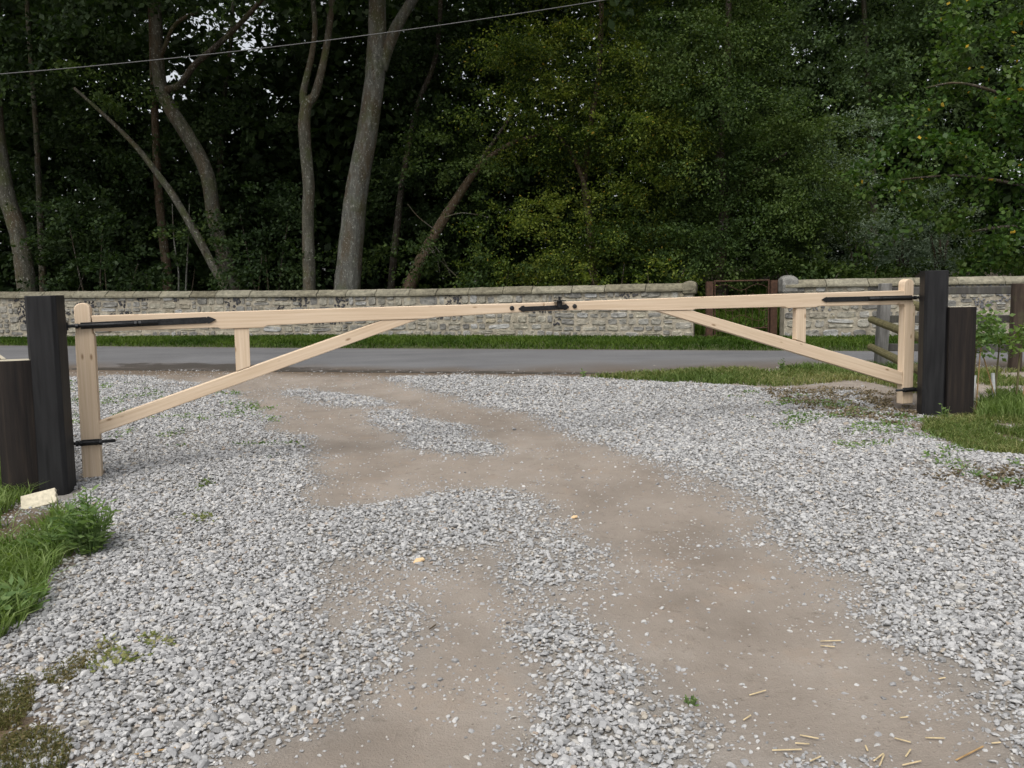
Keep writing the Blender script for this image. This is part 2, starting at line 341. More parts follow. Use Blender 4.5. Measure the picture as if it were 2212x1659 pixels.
def m_bark(name, a, c2, c3, moss=.5):
    m, nt, b = NT(name); p = gpos(nt)
    n = noise(nt, scaled(nt, p, (11, 11, 3.0)), 1, 6, .7); k = noise(nt, p, 2.6, 4); br = noise(nt, scaled(nt, p, (3, 3, 1.0)), 1, 5, .65)
    c = ramp(nt, n, [(.32, a), (.5, c2), (.66, c3)])
    c = mix(nt, c, (.075, .055, .032), ramp(nt, br, [(.46, 0), (.60, .8)]))
    c = mix(nt, c, (.06, .075, .02), ramp(nt, k, [(.50, 0), (.66, moss)]))
    c = mix(nt, c, (.34, .34, .30), ramp(nt, noise(nt, scaled(nt, p, (1, 1, .6)), 26, 5, .75), [(.57, 0), (.64, .75)]))
    c = mix(nt, c, (.012, .011, .009), ramp(nt, noise(nt, scaled(nt, p, (14, 14, 22)), 1, 3, .6), [(.64, 0), (.72, .8)]))
    nt.links.new(c, b.inputs['Base Color']); b.inputs['Roughness'].default_value = .92; bump(nt, b, n, .9, .05); return m
def m_plain(name, col, rough=.8, var=.35, sc_=25):
    m, nt, b = NT(name); n = noise(nt, gpos(nt), sc_, 4)
    c = mix(nt, col, ramp(nt, n, [(.3, 1 - var), (.7, 1 + var)]), 1.0, 'MULTIPLY')
    nt.links.new(c, b.inputs['Base Color']); b.inputs['Roughness'].default_value = rough; return m
OAK, BLACK, SLEEPER, IRON, RUST = m_oak(), m_blackpost(), m_sleeper(), m_iron(), m_rust()
GREYW = m_greywood('weathered_post', (.07, .066, .06), (.17, .165, .155), (.30, .295, .28))
BROWNW = m_greywood('brown_fence_timber', (.022, .016, .012), (.05, .036, .027), (.085, .065, .05))
RAILW = m_greywood('dark_fence_rail', (.035, .033, .03), (.07, .066, .06), (.12, .115, .105))
POLEW = m_greywood('green_round_pole', (.07, .06, .03), (.13, .115, .055), (.19, .17, .09))
STONE = m_stone('rubble_stone', [(0, (.13, .125, .115)), (.12, (.19, .185, .17)), (.45, (.25, .235, .195)), (.7, (.285, .265, .21)), (.88, (.30, .30, .29)), (1, (.24, .21, .15))])
COPE = m_stone('coping_stone', [(0, (.135, .122, .085)), (.4, (.175, .16, .115)), (.75, (.215, .20, .15)), (1, (.155, .142, .102))], .35, (.16, .15, .09))
MORTAR = m_stone('lime_mortar', [(0, (.285, .255, .20)), (1, (.285, .255, .20))], .5, (.17, .155, .11))
FLINT = m_stone('flint', [(0, (.05, .05, .055)), (.5, (.10, .10, .105)), (1, (.3, .3, .3))], .1)
GROUND, GRAVELM, ROADM = m_ground(), m_gravel(), m_road()
VERGEM = m_plain('verge_soil', (.05, .06, .022), .95, .4, 12)
L_HAW = m_leaf('hawthorn_leaf', (.020, .038, .009), (.058, .090, .014), (.155, .185, .030), .34, rare=(.30, .22, .03))
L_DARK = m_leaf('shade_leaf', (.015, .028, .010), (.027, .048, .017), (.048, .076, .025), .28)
L_DENSE = m_leaf('thorn_leaf', (.022, .040, .012), (.042, .072, .018), (.08, .115, .03), .28)
L_WILLOW = m_leaf('willow_leaf', (.09, .13, .085), (.15, .20, .14), (.24, .29, .21), .25)
L_PALE = m_leaf('back_leaf', (.06, .10, .04), (.10, .155, .065), (.15, .21, .095), .35)
L_MAPLE = m_leaf('maple_leaf', (.022, .05, .01), (.042, .085, .016), (.085, .13, .03), .30, rough=.4, rare=(.42, .27, .03))
L_GRASS = m_leaf('grass_blade', (.07, .115, .025), (.12, .18, .045), (.21, .265, .10), .35)
L_VERGE = m_leaf('verge_blade', (.026, .055, .006), (.045, .085, .010), (.085, .13, .02), .35)
L_DRY = m_leaf('mixed_grass', (.07, .11, .025), (.12, .16, .045), (.24, .23, .10), .3)
L_MOSS = m_leaf('moss_weed', (.05, .055, .015), (.09, .095, .03), (.15, .12, .055), .25)
L_WEED = m_leaf('weed_leaf', (.08, .14, .045), (.13, .20, .07), (.20, .27, .11), .4)
BARK_ASH = m_bark('ash_bark', (.055, .055, .048), (.105, .105, .090), (.17, .17, .15), .45)
BARK_GREY = m_bark('grey_bark', (.035, .034, .026), (.07, .067, .05), (.115, .112, .09), .6)
BARK_DARK = m_bark('dark_bark', (.02, .017, .013), (.04, .033, .025), (.07, .058, .045), .4)
BARK_BROWN = m_bark('brown_bark', (.05, .035, .022), (.09, .062, .038), (.14, .10, .065), .3)
STRAW = m_plain('straw', (.50, .40, .24), .6, .3)
CHIP = m_plain('wood_chip', (.66, .47, .27), .7, .2)
CANE = m_plain('bamboo_cane', (.34, .22, .10), .6, .3)
TUBEM = m_plain('tree_guard', (.42, .43, .42), .5, .15)
CABLE = m_plain('cable', (.11, .11, .11), .6, .1)

# ------------------------------------------------------------------ the setting: ground, lane, verge
def axis(a, b, st, far):
    core = list(np.arange(a, b + 1e-6, st)); s = st; lo, hi = [], []; x = a
    while x > -far: s *= 1.5; x -= s; lo.append(x)
    s = st; x = b
    while x < far: s *= 1.5; x += s; hi.append(x)
    return np.array(lo[::-1] + core + hi)
ax = axis(-9, 9, .09, 500); ay = axis(1.2, 27, .09, 500)
AX, AY = np.meshgrid(ax, ay); gxv, gyv = AX.ravel(), AY.ravel()
V = np.stack([gxv, gyv, gz(gxv, gyv)], 1); nx_, ny_ = len(ax), len(ay)
ii, jj = np.meshgrid(np.arange(nx_ - 1), np.arange(ny_ - 1)); i0 = (jj * nx_ + ii).ravel()
F = np.stack([i0, i0 + 1, i0 + 1 + nx_, i0 + nx_], 1)
bk = sstep(-.2, .6, gyv - lerp_poly(WALL_ALL, gxv))
mud = np.clip(1.1 - (lerp_poly(ROAD_NEAR, gxv) - gyv) / (.25 + 1.0 * vnoise(gxv, gyv, .8, 35)), 0, 1) * (gyv < lerp_poly(ROAD_NEAR, gxv) + .3) * sstep(-9, -7, gxv) * (1 - sstep(2.0, 4.0, gxv)) * .75
grassland = sstep(10.5, 13, np.abs(gxv)) * (1 - bk)
cov = np.stack([lookup(M_lift, gxv, gyv), np.maximum(np.maximum(lookup(M_soil, gxv, gyv), grassland), mud * (1 - lookup(M_lift, gxv, gyv))), bk * (1 - .6 * sstep(4, 8, gxv)), np.ones_like(gxv)], 1)
g_o = obj('ground', V, F, GROUND, origin=(0, 0, 0), smooth=True, attr={'cover': ('FLOAT_COLOR', cov)}); g_o['kind'] = 'structure'
def strip(name, near, far, nx, ny, zf, mat, x0, x1, attrs=None):
    xs = np.linspace(x0, x1, nx); t = np.linspace(0, 1, ny); X, T = np.meshgrid(xs, t)
    Y = lerp_poly(near, X) * (1 - T) + lerp_poly(far, X) * T
    Z = zf(X, Y, T); V = np.stack([X.ravel(), Y.ravel(), Z.ravel()], 1)
    ii, jj = np.meshgrid(np.arange(nx - 1), np.arange(ny - 1)); i0 = (jj * nx + ii).ravel()
    o = obj(name, V, np.stack([i0, i0 + 1, i0 + 1 + nx, i0 + nx], 1), mat, origin=(0, 0, 0), smooth=True, attr=attrs(X.ravel(), Y.ravel(), T.ravel()) if attrs else None)
    o['kind'] = 'structure'; return o
WET = [(gnd(430, 792), 1.7, .42), (gnd(300, 800), 1.6, .35), (gnd(800, 806), 2.2, .38), (gnd(1130, 808), 1.9, .30), (gnd(560, 800), 1.5, .45)]
def road_attrs(x, y, t):
    w = np.zeros_like(x)
    for c, a, b_ in WET:
        yy = y - c.y + .24 * (x - c.x); w = np.maximum(w, 1.0 - .62 * ((x - c.x) ** 2 / a ** 2 + yy ** 2 / b_ ** 2))
    w = np.clip(w, 0, 1)
    yy = y - lerp_poly(ROAD_NEAR, x); nn_ = vnoise(x, y, .7, 33) * .7 + vnoise(x, y, 2.3, 34) * .5
    g = np.clip(1.25 - yy / (.25 + .9 * nn_), 0, 1) * .95 + np.clip((t - .90) / .10, 0, 1) * .55
    g *= .75 + .5 * vnoise(x, y, 2.0, 31)
    return {'wet': ('FLOAT', w), 'grit': ('FLOAT', np.clip(g, 0, 1))}
strip('road', ROAD_NEAR, ROAD_FAR, 700, 40, lambda X, Y, T: SLOPE * np.clip(Y, -30, 40) + .004 + .04 * (T * (1 - T)), ROADM, -40, 40, road_attrs)
VERGE_FAR = [(x, y + .35) for x, y in WALL_ALL]
strip('grass_verge', ROAD_FAR, VERGE_FAR, 300, 10, lambda X, Y, T: SLOPE * np.clip(Y, -30, 40) - .01 + .07 * sstep(0, .25, T) + (vnoise(X, Y, 1.5, 41) - .5) * .03, VERGEM, -30, 30)

# ------------------------------------------------------------------ grass and small leaves as masses
def blades(name, P, h, w, mat, lean=.5, label=None, cat=None, parent=None, kind='stuff'):
    n = len(P); hh = h * rng.uniform(.45, 1.15, n); a = rng.uniform(0, 6.283, n); la = rng.uniform(0, 6.283, n); l = hh * lean * rng.uniform(.2, 1.3, n)
    ww = w * rng.uniform(.6, 1.2, n); dx = np.stack([np.cos(a), np.sin(a), np.zeros(n)], 1) * ww[:, None] / 2
    ld = np.stack([np.cos(la), np.sin(la), np.zeros(n)], 1)
    up = np.array([0, 0, 1.0])
    m1 = P + ld * (l * .3)[:, None] + up * (hh * .55)[:, None]; tip = P + ld * l[:, None] + up * (hh * (1 - .25 * lean))[:, None]
    V = np.stack([P - dx, P + dx, m1 + dx * .8, m1 - dx * .8, tip], 1).reshape(-1, 3)
    b = np.arange(n) * 5
    F = np.concatenate([np.stack([b, b + 1, b + 2], 1), np.stack([b, b + 2, b + 3], 1), np.stack([b + 3, b + 2, b + 4], 1)])
    o = obj(name, V, F, mat, parent)
    if kind: o['kind'] = kind
    if label: tag(o, label, cat)
    return o
def scatter(poly, dens, zoff=0.0):
    p = np.array(poly); lo, hi = p.min(0), p.max(0); n = int((hi - lo).prod() * dens)
    x = rng.uniform(lo[0], hi[0], n); y = rng.uniform(lo[1], hi[1], n); k = inpoly(x, y, poly); x, y = x[k], y[k]
    return np.stack([x, y, gz(x, y) + zoff], 1)
def clumpy(P, f, th, seed): return P[vnoise(P[:, 0], P[:, 1], f, seed) > th]
# verge along the wall
n = 62000; x = rng.uniform(-13, 11, n); t = rng.uniform(0, 1, n) ** .9
ny0 = lerp_poly(ROAD_FAR, x); ny1 = lerp_poly(WALL_ALL, x); y = ny0 + (ny1 - ny0) * (t * 1.0 - .02)
ok = ~((x > 3.5) & (x < 4.9) & (t > .97)); keep = rng.uniform(0, 1, n) < .35 + .65 * sstep(.03, .16, t) ; ok &= keep
P = np.stack([x, y, SLOPE * y - .01 + .07 * sstep(0, .25, t) - .005], 1)[ok]
blades('verge_grass', P, .085, .016, L_VERGE, .8, 'short green grass on the verge at the foot of the stone wall', 'grass')
# bank behind the wall at the right
n = 26000; x = rng.uniform(3.3, 13, n); b_ = rng.uniform(.5, 7, n); y = lerp_poly(WALL_ALL, x) + b_
P = np.stack([x, y, gz(x, y)], 1); P = clumpy(P, .8, .25, 51)
blades('bank_grass', P, .30, .03, L_VERGE, .8, 'rough grass on the bank behind the wall at the right', 'grass')
# roadside strip at the right of the drive
P = scatter(wpoly([(1270,815),(1400,806),(1500,800),(1700,795),(1880,797),(2000,800),(2400,800),(2400,850),(1990,850),(1850,822),(1700,833),(1560,833),(1420,826)]), 2600)
P = np.concatenate([clumpy(P, 2.2, .30, 52)])
blades('roadside_grass', P, .085, .012, L_DRY, .8, 'low grass strip between lane and gravel at the right', 'grass')
P = scatter(wpoly([(1700,800),(1890,795),(2000,800),(2000,830),(1850,815)]), 2200)
blades('lush_grass', P, .15, .014, L_GRASS, .7, 'taller green grass beside the foot of the weathered fence post', 'grass')
# right front lawn corner
P = scatter(wpoly([(2000,905),(2060,898),(2130,880),(3100,860),(3100,1000),(2212,985),(2120,985),(2030,950),(1990,930)]), 5200)
P = clumpy(P, 4, .24, 53)
blades('lawn_grass', P, .085, .008, L_DRY, 1.0, 'patchy mown grass at the foot of the right sleeper post', 'grass')
P = scatter(wpoly([(2108,880),(2160,862),(2700,850),(2700,900),(2160,905),(2112,903)]), 2600)
blades('tall_grass', P, .20, .011, L_GRASS, .6, 'long green grass round the saplings behind the right sleeper post', 'grass')
# left front clump
P = scatter(wpoly([(-300,1075),(60,1080),(120,1105),(170,1140),(160,1190),(110,1235),(95,1300),(40,1365),(-60,1420),(-400,1440)]), 4200)
P = clumpy(P, 3, .2, 54); P = P[~((P[:, 0] > -3.36) & (P[:, 0] < -2.98) & (P[:, 1] > 5.12))]
blades('clump_grass', P, .17, .009, L_GRASS, .9, 'bright green grass clump in front of the left posts', 'grass')
P = scatter(wpoly([(-300,1000),(8,1010),(20,1075),(-300,1090)]), 2500)
blades('edge_grass', P, .35, .010, L_GRASS, .6, 'tall grass behind the left sleeper post at the frame edge', 'grass')
# mossy low weeds, bottom left corner
def tufts(name, polys, dens, size, mat, label, cat='weeds', seed=60, th=.35, f=5, hgt=.03):
    P = np.concatenate([scatter(p, dens) for p in polys]); P = clumpy(P, f, th, seed); n = len(P)
    P[:, 2] += rng.uniform(0, hgt, n)
    return leafmesh(name, P, None, size, mat, None, label, cat)
def leafmesh(name, P, D, size, mat, parent=None, label=None, cat=None, flat=.5, asp=.55, kind='stuff'):
    n = len(P)
    if D is None: D = rng.normal(size=(n, 3)) * np.array([1, 1, .6])
    D = D / (np.linalg.norm(D, axis=1, keepdims=True) + 1e-9)
    N = rng.normal(size=(n, 3)); N[:, 2] += flat * 2.0
    S = np.cross(D, N); S /= (np.linalg.norm(S, axis=1, keepdims=True) + 1e-9)
    s = size * rng.uniform(.6, 1.25, n)[:, None]
    V = np.stack([P, P + D * s * .45 + S * s * asp / 2, P + D * s, P + D * s * .45 - S * s * asp / 2], 1).reshape(-1, 3)
    F = (np.arange(n) * 4)[:, None] + np.arange(4)[None, :]
    o = obj(name, V, F, mat, parent)
    if kind and parent is None: o['kind'] = kind
    if label: tag(o, label, cat)
    return o
tufts('mossy_weeds', [wpoly(p) for p in ([(-200,1500),(30,1478),(80,1470),(70,1530),(40,1580),(-200,1600)], [(10,1600),(60,1585),(130,1590),(160,1625),(130,1690),(-100,1720)], [(80,1470),(190,1420),(210,1440),(130,1500)], [(200,1420),(235,1400),(245,1420),(215,1440)])], 16000, .013, L_MOSS, 'olive mossy weeds at the bottom left corner', th=.30, hgt=.035)
P = np.concatenate([scatter(wpoly(p), 26000) for p in ([(-200,1500),(30,1478),(80,1470),(75,1530),(40,1580),(-200,1600)], [(10,1600),(60,1585),(130,1590),(160,1625),(130,1690),(-100,1720)], [(80,1470),(190,1420),(210,1440),(130,1500)])]); P = clumpy(P, 6, .36, 65)
blades('mossy_grass', P, .036, .0035, L_MOSS, 1.0, 'dull olive grass tufts at the bottom left corner', 'grass')
tufts('gravel_weeds', [wpoly(p) for p in ([(150,825),(500,835),(640,900),(660,990),(560,1000),(300,960),(160,930)],)], 1100, .032, L_WEED, 'small green weeds sprouting through the left gravel', th=.66, f=4, seed=61)
tufts('verge_weeds', [wpoly(p) for p in ([(1550,845),(1700,850),(1990,900),(2060,960),(2212,1010),(2212,1060),(1900,1000),(1600,900)],)], 1700, .032, L_WEED, 'small green weeds sprouting through the right gravel', th=.60, f=4, seed=62)
tufts('leaf_litter', [wpoly(p) for p in ([(1640,842),(1800,838),(1930,845),(1990,895),(1970,930),(1800,905),(1690,880)], [(1940,1020),(2212,1020),(2300,1070),(2060,1062)])], 2400, .034, m_leaf('dead_leaf', (.06, .045, .025), (.13, .10, .06), (.22, .18, .12), .15), 'brown leaf litter and bramble bits on the gravel beside the right gate stile', 'leaves', seed=63, th=.50, f=9)
tufts('sprig_weeds', [wpoly(p) for p in ([(215,1400),(375,1380),(385,1420),(260,1460),(180,1470)], [(380,1120),(455,1110),(470,1130),(400,1140)], [(420,1045),(460,1040),(470,1055),(430,1062)])], 6500, .024, L_DRY, 'low green sprigs among the near gravel', seed=64, th=.50, f=14)

# ------------------------------------------------------------------ gravel: loose stone beyond counting
def stone_mesh(seed, flat):
    r = np.random.default_rng(seed); bm = bmesh.new(); bmesh.ops.create_icosphere(bm, subdivisions=2, radius=1)
    V = np.array([v.co[:] for v in bm.verts]); F = [[v.index for v in f.verts] for f in bm.faces]; bm.free()
    V *= np.array([1, r.uniform(.6, .85), flat])
    for k in range(13):
        nrm = r.normal(size=3); nrm /= np.linalg.norm(nrm); ext = (V @ nrm).max(); d = ext * r.uniform(.50, .86)
        s = V @ nrm - d; V -= np.outer(np.clip(s, 0, None), nrm)
    V[:, 2] -= V[:, 2].min() * .55
    me = np_mesh('gravel_stone', V, F); me.materials.append(GRAVELM); return me
gcol = bpy.data.collections.new('gravel_kinds')
for k in range(8):
    gcol.objects.link(bpy.data.objects.new('gravel_kind.%03d' % k, stone_mesh(100 + k, (.32, .42, .52, .38)[k % 4])))
M_wide = blur(M_grav, 8)
def gravel_points():
    out = []
    for (y0, y1, dens) in ((1.2, 4.2, 6000), (4.2, 7.0, 4600), (7.0, 9.5, 3300), (9.5, 12.9, 2300)):
        hw = min(y1 * .66 + 2.4, 9.8); n = int((y1 - y0) * 2 * hw * dens)
        x = rng.uniform(-hw, hw, n); y = rng.uniform(y0, y1, n)
        g = lookup(M_grav, x + rng.normal(0, .05, n), y + rng.normal(0, .05, n))
        base = .034 + .16 * sstep(.48, .75, vnoise(x, y, 2.2, 71)) * sstep(.40, .7, vnoise(x, y, 8, 72))
        edge = lookup(M_wide, x, y) * .34 * sstep(.25, .75, vnoise(x, y, 9, 73))
        k = rng.uniform(0, 1, n) < np.maximum(g, np.maximum(base, edge * (1 - lookup(M_soil, x, y))))
        k &= y < lerp_poly(ROAD_NEAR, x) + np.abs(rng.normal(0, .35, n))
        k &= ~((np.abs(x + 3.36) < .28) & (np.abs(y - 5.75) < .14))
        out.append(np.stack([x, y], 1)[k])
    P = np.concatenate(out); n = len(P)
    d = lookup(M_lift, P[:, 0], P[:, 1]); z = gz(P[:, 0], P[:, 1])
    rd = P[:, 1] > lerp_poly(ROAD_NEAR, P[:, 0]) - .1; z = np.where(rd, SLOPE * P[:, 1] + .006, z)
    s = np.exp(rng.normal(math.log(.0101), .38, n)) * (1 + .18 * sstep(5, 9, P[:, 1])); s = np.clip(s, .004, .026); big = rng.uniform(0, 1, n) < .008; s[big] *= 1.5
    s *= .82 + .36 * sstep(.2, .9, d)
    z = z + rng.uniform(0, 1, n) * .011 * d - (1 - d) * s * .15
    return np.stack([P[:, 0], P[:, 1], z], 1), s
GP, GSC = gravel_points(); n = len(GP)
ROT = np.stack([rng.normal(0, .28, n), rng.normal(0, .28, n), rng.uniform(0, 6.283, n)], 1)
me = np_mesh('gravel', GP, np.zeros((0, 3), int)); me.materials.append(GRAVELM)
for an, typ, data in (('srot', 'FLOAT_VECTOR', ROT), ('sscale', 'FLOAT', GSC), ('kind_index', 'INT', rng.integers(0, 8, n))):
    a = me.attributes.new(an, typ, 'POINT'); a.data.foreach_set('vector' if typ == 'FLOAT_VECTOR' else 'value', np.asarray(data, np.int32 if typ == 'INT' else np.float32).ravel())
gr_o = bpy.data.objects.new('gravel', me); COL.objects.link(gr_o)
tag(gr_o, 'pale grey limestone gravel spread over the earth drive', 'gravel', kind='stuff')
ng = bpy.data.node_groups.new('scatter_gravel', 'GeometryNodeTree')
ng.interface.new_socket('Geometry', in_out='INPUT', socket_type='NodeSocketGeometry'); ng.interface.new_socket('Geometry', in_out='OUTPUT', socket_type='NodeSocketGeometry')
gi = ng.nodes.new('NodeGroupInput'); go = ng.nodes.new('NodeGroupOutput'); iop = ng.nodes.new('GeometryNodeInstanceOnPoints')
ci = ng.nodes.new('GeometryNodeCollectionInfo'); ci.inputs['Collection'].default_value = gcol; ci.inputs['Separate Children'].default_value = True; ci.inputs['Reset Children'].default_value = True
def named(nm, ty):
    q = ng.nodes.new('GeometryNodeInputNamedAttribute'); q.data_type = ty; q.inputs[0].default_value = nm; return q.outputs['Attribute']
ng.links.new(gi.outputs[0], iop.inputs['Points']); ng.links.new(ci.outputs[0], iop.inputs['Instance']); iop.inputs['Pick Instance'].default_value = True
ng.links.new(named('kind_index', 'INT'), iop.inputs['Instance Index']); ng.links.new(named('srot', 'FLOAT_VECTOR'), iop.inputs['Rotation']); ng.links.new(named('sscale', 'FLOAT'), iop.inputs['Scale'])
ng.links.new(iop.outputs[0], go.inputs[0])
md = gr_o.modifiers.new('scatter', 'NODES'); md.node_group = ng
print('gravel stones', n)

# ------------------------------------------------------------------ stone walls
def unit_stone(seed, n=8, round_=.35):
    r = np.random.default_rng(seed); ring = []
    for k in range(n):
        a = 2 * math.pi * (k + .5) / n + r.uniform(-.12, .12); c, s = math.cos(a), math.sin(a); e = 2 / (2 + 3.5 * (1 - round_))
        ring.append((.5 * math.copysign(abs(c) ** e, c) * r.uniform(.90, 1.0), .5 * math.copysign(abs(s) ** e, s) * r.uniform(.88, 1.0)))
    V = [(x, .5, z) for x, z in ring] + [(x, -.2 + r.uniform(-.06, .06), z) for x, z in ring] + [(x * .86, -.5 + r.uniform(-.10, .10), z * .80) for x, z in ring] + [(0, -.5, 0)]
    F = []
    for k in range(n):
        q = (k + 1) % n; F += [(k, q, q + n, k + n), (k + n, q + n, q + 2 * n, k + 2 * n), (k + 2 * n, q + 2 * n, 3 * n)]
    me = np_mesh('stone', V, F); me.materials.append(STONE); return me
STONES = [unit_stone(300 + k) for k in range(22)]
def along(pts):
    P = [np.array(p, float) for p in pts]; L = [0]
    for a, b in zip(P, P[1:]): L.append(L[-1] + np.linalg.norm(b - a))
    def at_(s):
        s = min(max(s, 0), L[-1]); i = min(max(np.searchsorted(L, s) - 1, 0), len(P) - 2); t = (s - L[i]) / (L[i + 1] - L[i])
        d = (P[i + 1] - P[i]) / (L[i + 1] - L[i]); return P[i] + (P[i + 1] - P[i]) * t, d
    return at_, L[-1]
WT = .42                                           # wall thickness
def stone_wall(pts, hfun, label, s_vis0, seed):
    r = random.Random(seed); fn, L = along(pts); p0, _ = fn(L / 2)
    w = thing('stone_wall', (p0[0], p0[1], SLOPE * p0[1]), label, 'wall'); wl = LOC[w.name]
    mb = MB(); N = int(L / .5)
    rows = []
    for i in range(N + 1):
        p, d = fn(L * i / N); nn = np.array([-d[1], d[0]]); z0 = SLOPE * p[1] - .1; z1 = SLOPE * p[1] + hfun(p[0]) - .15
        a = p + nn * .006; b_ = p + nn * WT
        rows.append([(a[0], a[1], z0), (b_[0], b_[1], z0), (b_[0], b_[1], z1), (a[0], a[1], z1)])
    V = [q for rw in rows for q in rw]; F = []
    for i in range(N):
        for k in range(4): F.append((i * 4 + k, (i + 1) * 4 + k, (i + 1) * 4 + (k + 1) % 4, i * 4 + (k + 1) % 4))
    F += [(0, 1, 2, 3), tuple(N * 4 + k for k in (3, 2, 1, 0))]
    obj('mortar_core', V, F, MORTAR, w)
    # stones, course by course
    items = []; H = 1.0 - .13; s0 = 0.0
    while s0 < L:
        s1 = min(s0 + r.uniform(.9, 2.2), L); z = 0.0; ci_ = 0
        if L - s1 < .5: s1 = L
        while z < H - .03:
            ch = r.uniform(.08, .19) if ci_ else r.uniform(.14, .20)
            if H - z - ch < .07: ch = H - z
            s = s0
            while s < s1 - .01:
                sw = r.choice((r.uniform(.10, .22), r.uniform(.18, .48))) * (1.15 if ci_ < 2 else 1)
                if s1 - s - sw < .09: sw = s1 - s
                if r.random() < .15 and ci_ > 1: items.append(('flint', s, sw, z, ch))
                elif r.random() < .25 and ch > .13:
                    a_ = ch * r.uniform(.4, .6); items.append(('stone', s, sw, z, a_)); items.append(('stone', s, sw, z + a_, ch - a_))
                else: items.append(('stone', s, sw, z, ch * r.choice((1, 1, r.uniform(.75, 1)))))
                s += sw
            z += ch; ci_ += 1
        s0 = s1
    st = [it for it in items if it[0] == 'stone' and it[1] + it[2] / 2 < L - .04 and it[1] + it[2] / 2 > .04]
    st.sort(key=lambda it: -(it[2] * it[4]) - (0.5 if it[1] > s_vis0 else -1)); rest = MB()
    for q, (_, s, sw, zz, ch) in enumerate(st):
        a = max(s, .0); b_ = min(s + sw, L); sw = b_ - a; p, d = fn((a + b_) / 2); hs = hfun(p[0]) / 1.0
        c = np.array([p[0], p[1], SLOPE * p[1] + (zz + ch / 2) * (hs - .13) / H]); nn = np.array([-d[1], d[0], 0])
        c = c + nn * (.041 + r.uniform(-.007, .009)); me = r.choice(STONES); sx, sy, sz = (sw - .012) * r.choice((1, -1)), .10, (ch * (hs - .13) / H - .008) * r.choice((1, -1))
        if q < 290:
            o = bpy.data.objects.new('stone', me); COL.objects.link(o); o.parent = w; o.location = c - wl
            o.rotation_euler = (0, r.uniform(-.07, .07), math.atan2(d[1], d[0])); o.scale = (abs(sx), sy, abs(sz))
        else:
            dd = np.array([d[0], d[1], 0]); rest.add([c + dd * v.co.x * sx + nn * v.co.y * sy + np.array([0, 0, 1]) * v.co.z * sz for v in me.vertices], [tuple(f.vertices) for f in me.polygons])
    if rest.v: rest.make('small_stones', STONE, w)['kind'] = 'stuff'
    fl = MB()
    for (_, s, sw, zz, ch) in [it for it in items if it[0] == 'flint']:
        for k in range(max(4, int(sw * ch / .0022))):
            q = s + r.random() * sw
            if q < .05 or q > L - .05: continue
            p, d = fn(q); nn = np.array([-d[1], d[0], 0]); dd = np.array([d[0], d[1], 0]); hs = hfun(p[0])
            c = np.array([p[0], p[1], SLOPE * p[1] + (zz + r.random() * ch) * (hs - .13) / H]) + nn * .012; me = r.choice(STONES); sx = r.uniform(.025, .065); sz = r.uniform(.02, .05)
            an = r.uniform(0, 3)
            fl.add([c + dd * (v.co.x * sx * math.cos(an) - v.co.z * sz * math.sin(an)) + nn * v.co.y * .045 + np.array([0, 0, 1]) * (v.co.z * sz * math.cos(an) + v.co.x * sx * math.sin(an)) for v in me.vertices], [tuple(f.vertices) for f in me.polygons])
    if fl.v: fl.make('flint_pieces', FLINT, w)['kind'] = 'stuff'
    # coping: bevelled slabs laid end to end
    s = 0.0
    while s < L - .15:
        ln = r.uniform(.58, .80)
        if L - s - ln < .3: ln = L - s
        p, d = fn(s + ln / 2); h = hfun(p[0]); hh = ln / 2 - .004; zb = -.15 + r.uniform(-.003, .003); ov = .045 + r.uniform(-.008, .008); j = r.uniform(-.008, .008)
        prof = [(-ov, zb), (-ov, zb + .05), (.09, -.005 + j), (WT - .09, -.005 + j), (WT + ov, zb + .05), (WT + ov, zb)]
        V = []
        for k, e in enumerate((-hh, -hh * .33, hh * .33, hh)):
            for (a, z_) in prof: V.append((e, a + r.uniform(-.004, .004), z_ + r.uniform(-.005, .005)))
        F = [(5, 4, 3, 2, 1, 0), tuple(18 + q for q in range(6))]
        for k in range(3):
            for q in range(6): F.append((k * 6 + q, k * 6 + (q + 1) % 6, (k + 1) * 6 + (q + 1) % 6, (k + 1) * 6 + q))
        me = np_mesh('coping_stone', V, F); me.materials.append(COPE)
        pa, _ = fn(s); pb, _ = fn(s + ln); zc = SLOPE * p[1] + h
        slope = (SLOPE * (pb[1] - pa[1]) + hfun(pb[0]) - hfun(pa[0])) / ln
        o = bpy.data.objects.new('coping_stone', me); COL.objects.link(o); o.parent = w; o.location = np.array([p[0], p[1], zc]) - wl
        o.rotation_euler = (0, -math.atan(slope), math.atan2(d[1], d[0])); bevel(o, .012, 2); s += ln
    return w
HL = [(-17, 1.14), (-11.55, 1.111), (-7.1, 1.062), (-3.96, 1.033), (-1.7, 1.035), (1.6, 1.068), (3.5, 1.071)]
HR = [(4.9, 1.116), (14, 1.12)]
wl_o = stone_wall(WALL_L, lambda x: float(lerp_poly(HL, x)), 'long rubble stone wall with sloped coping running left along the lane', 5.0, 1)
wr_o = stone_wall(WALL_R, lambda x: float(lerp_poly(HR, x)), 'short rubble stone wall with flint patches right of the iron gate', 0.0, 2)
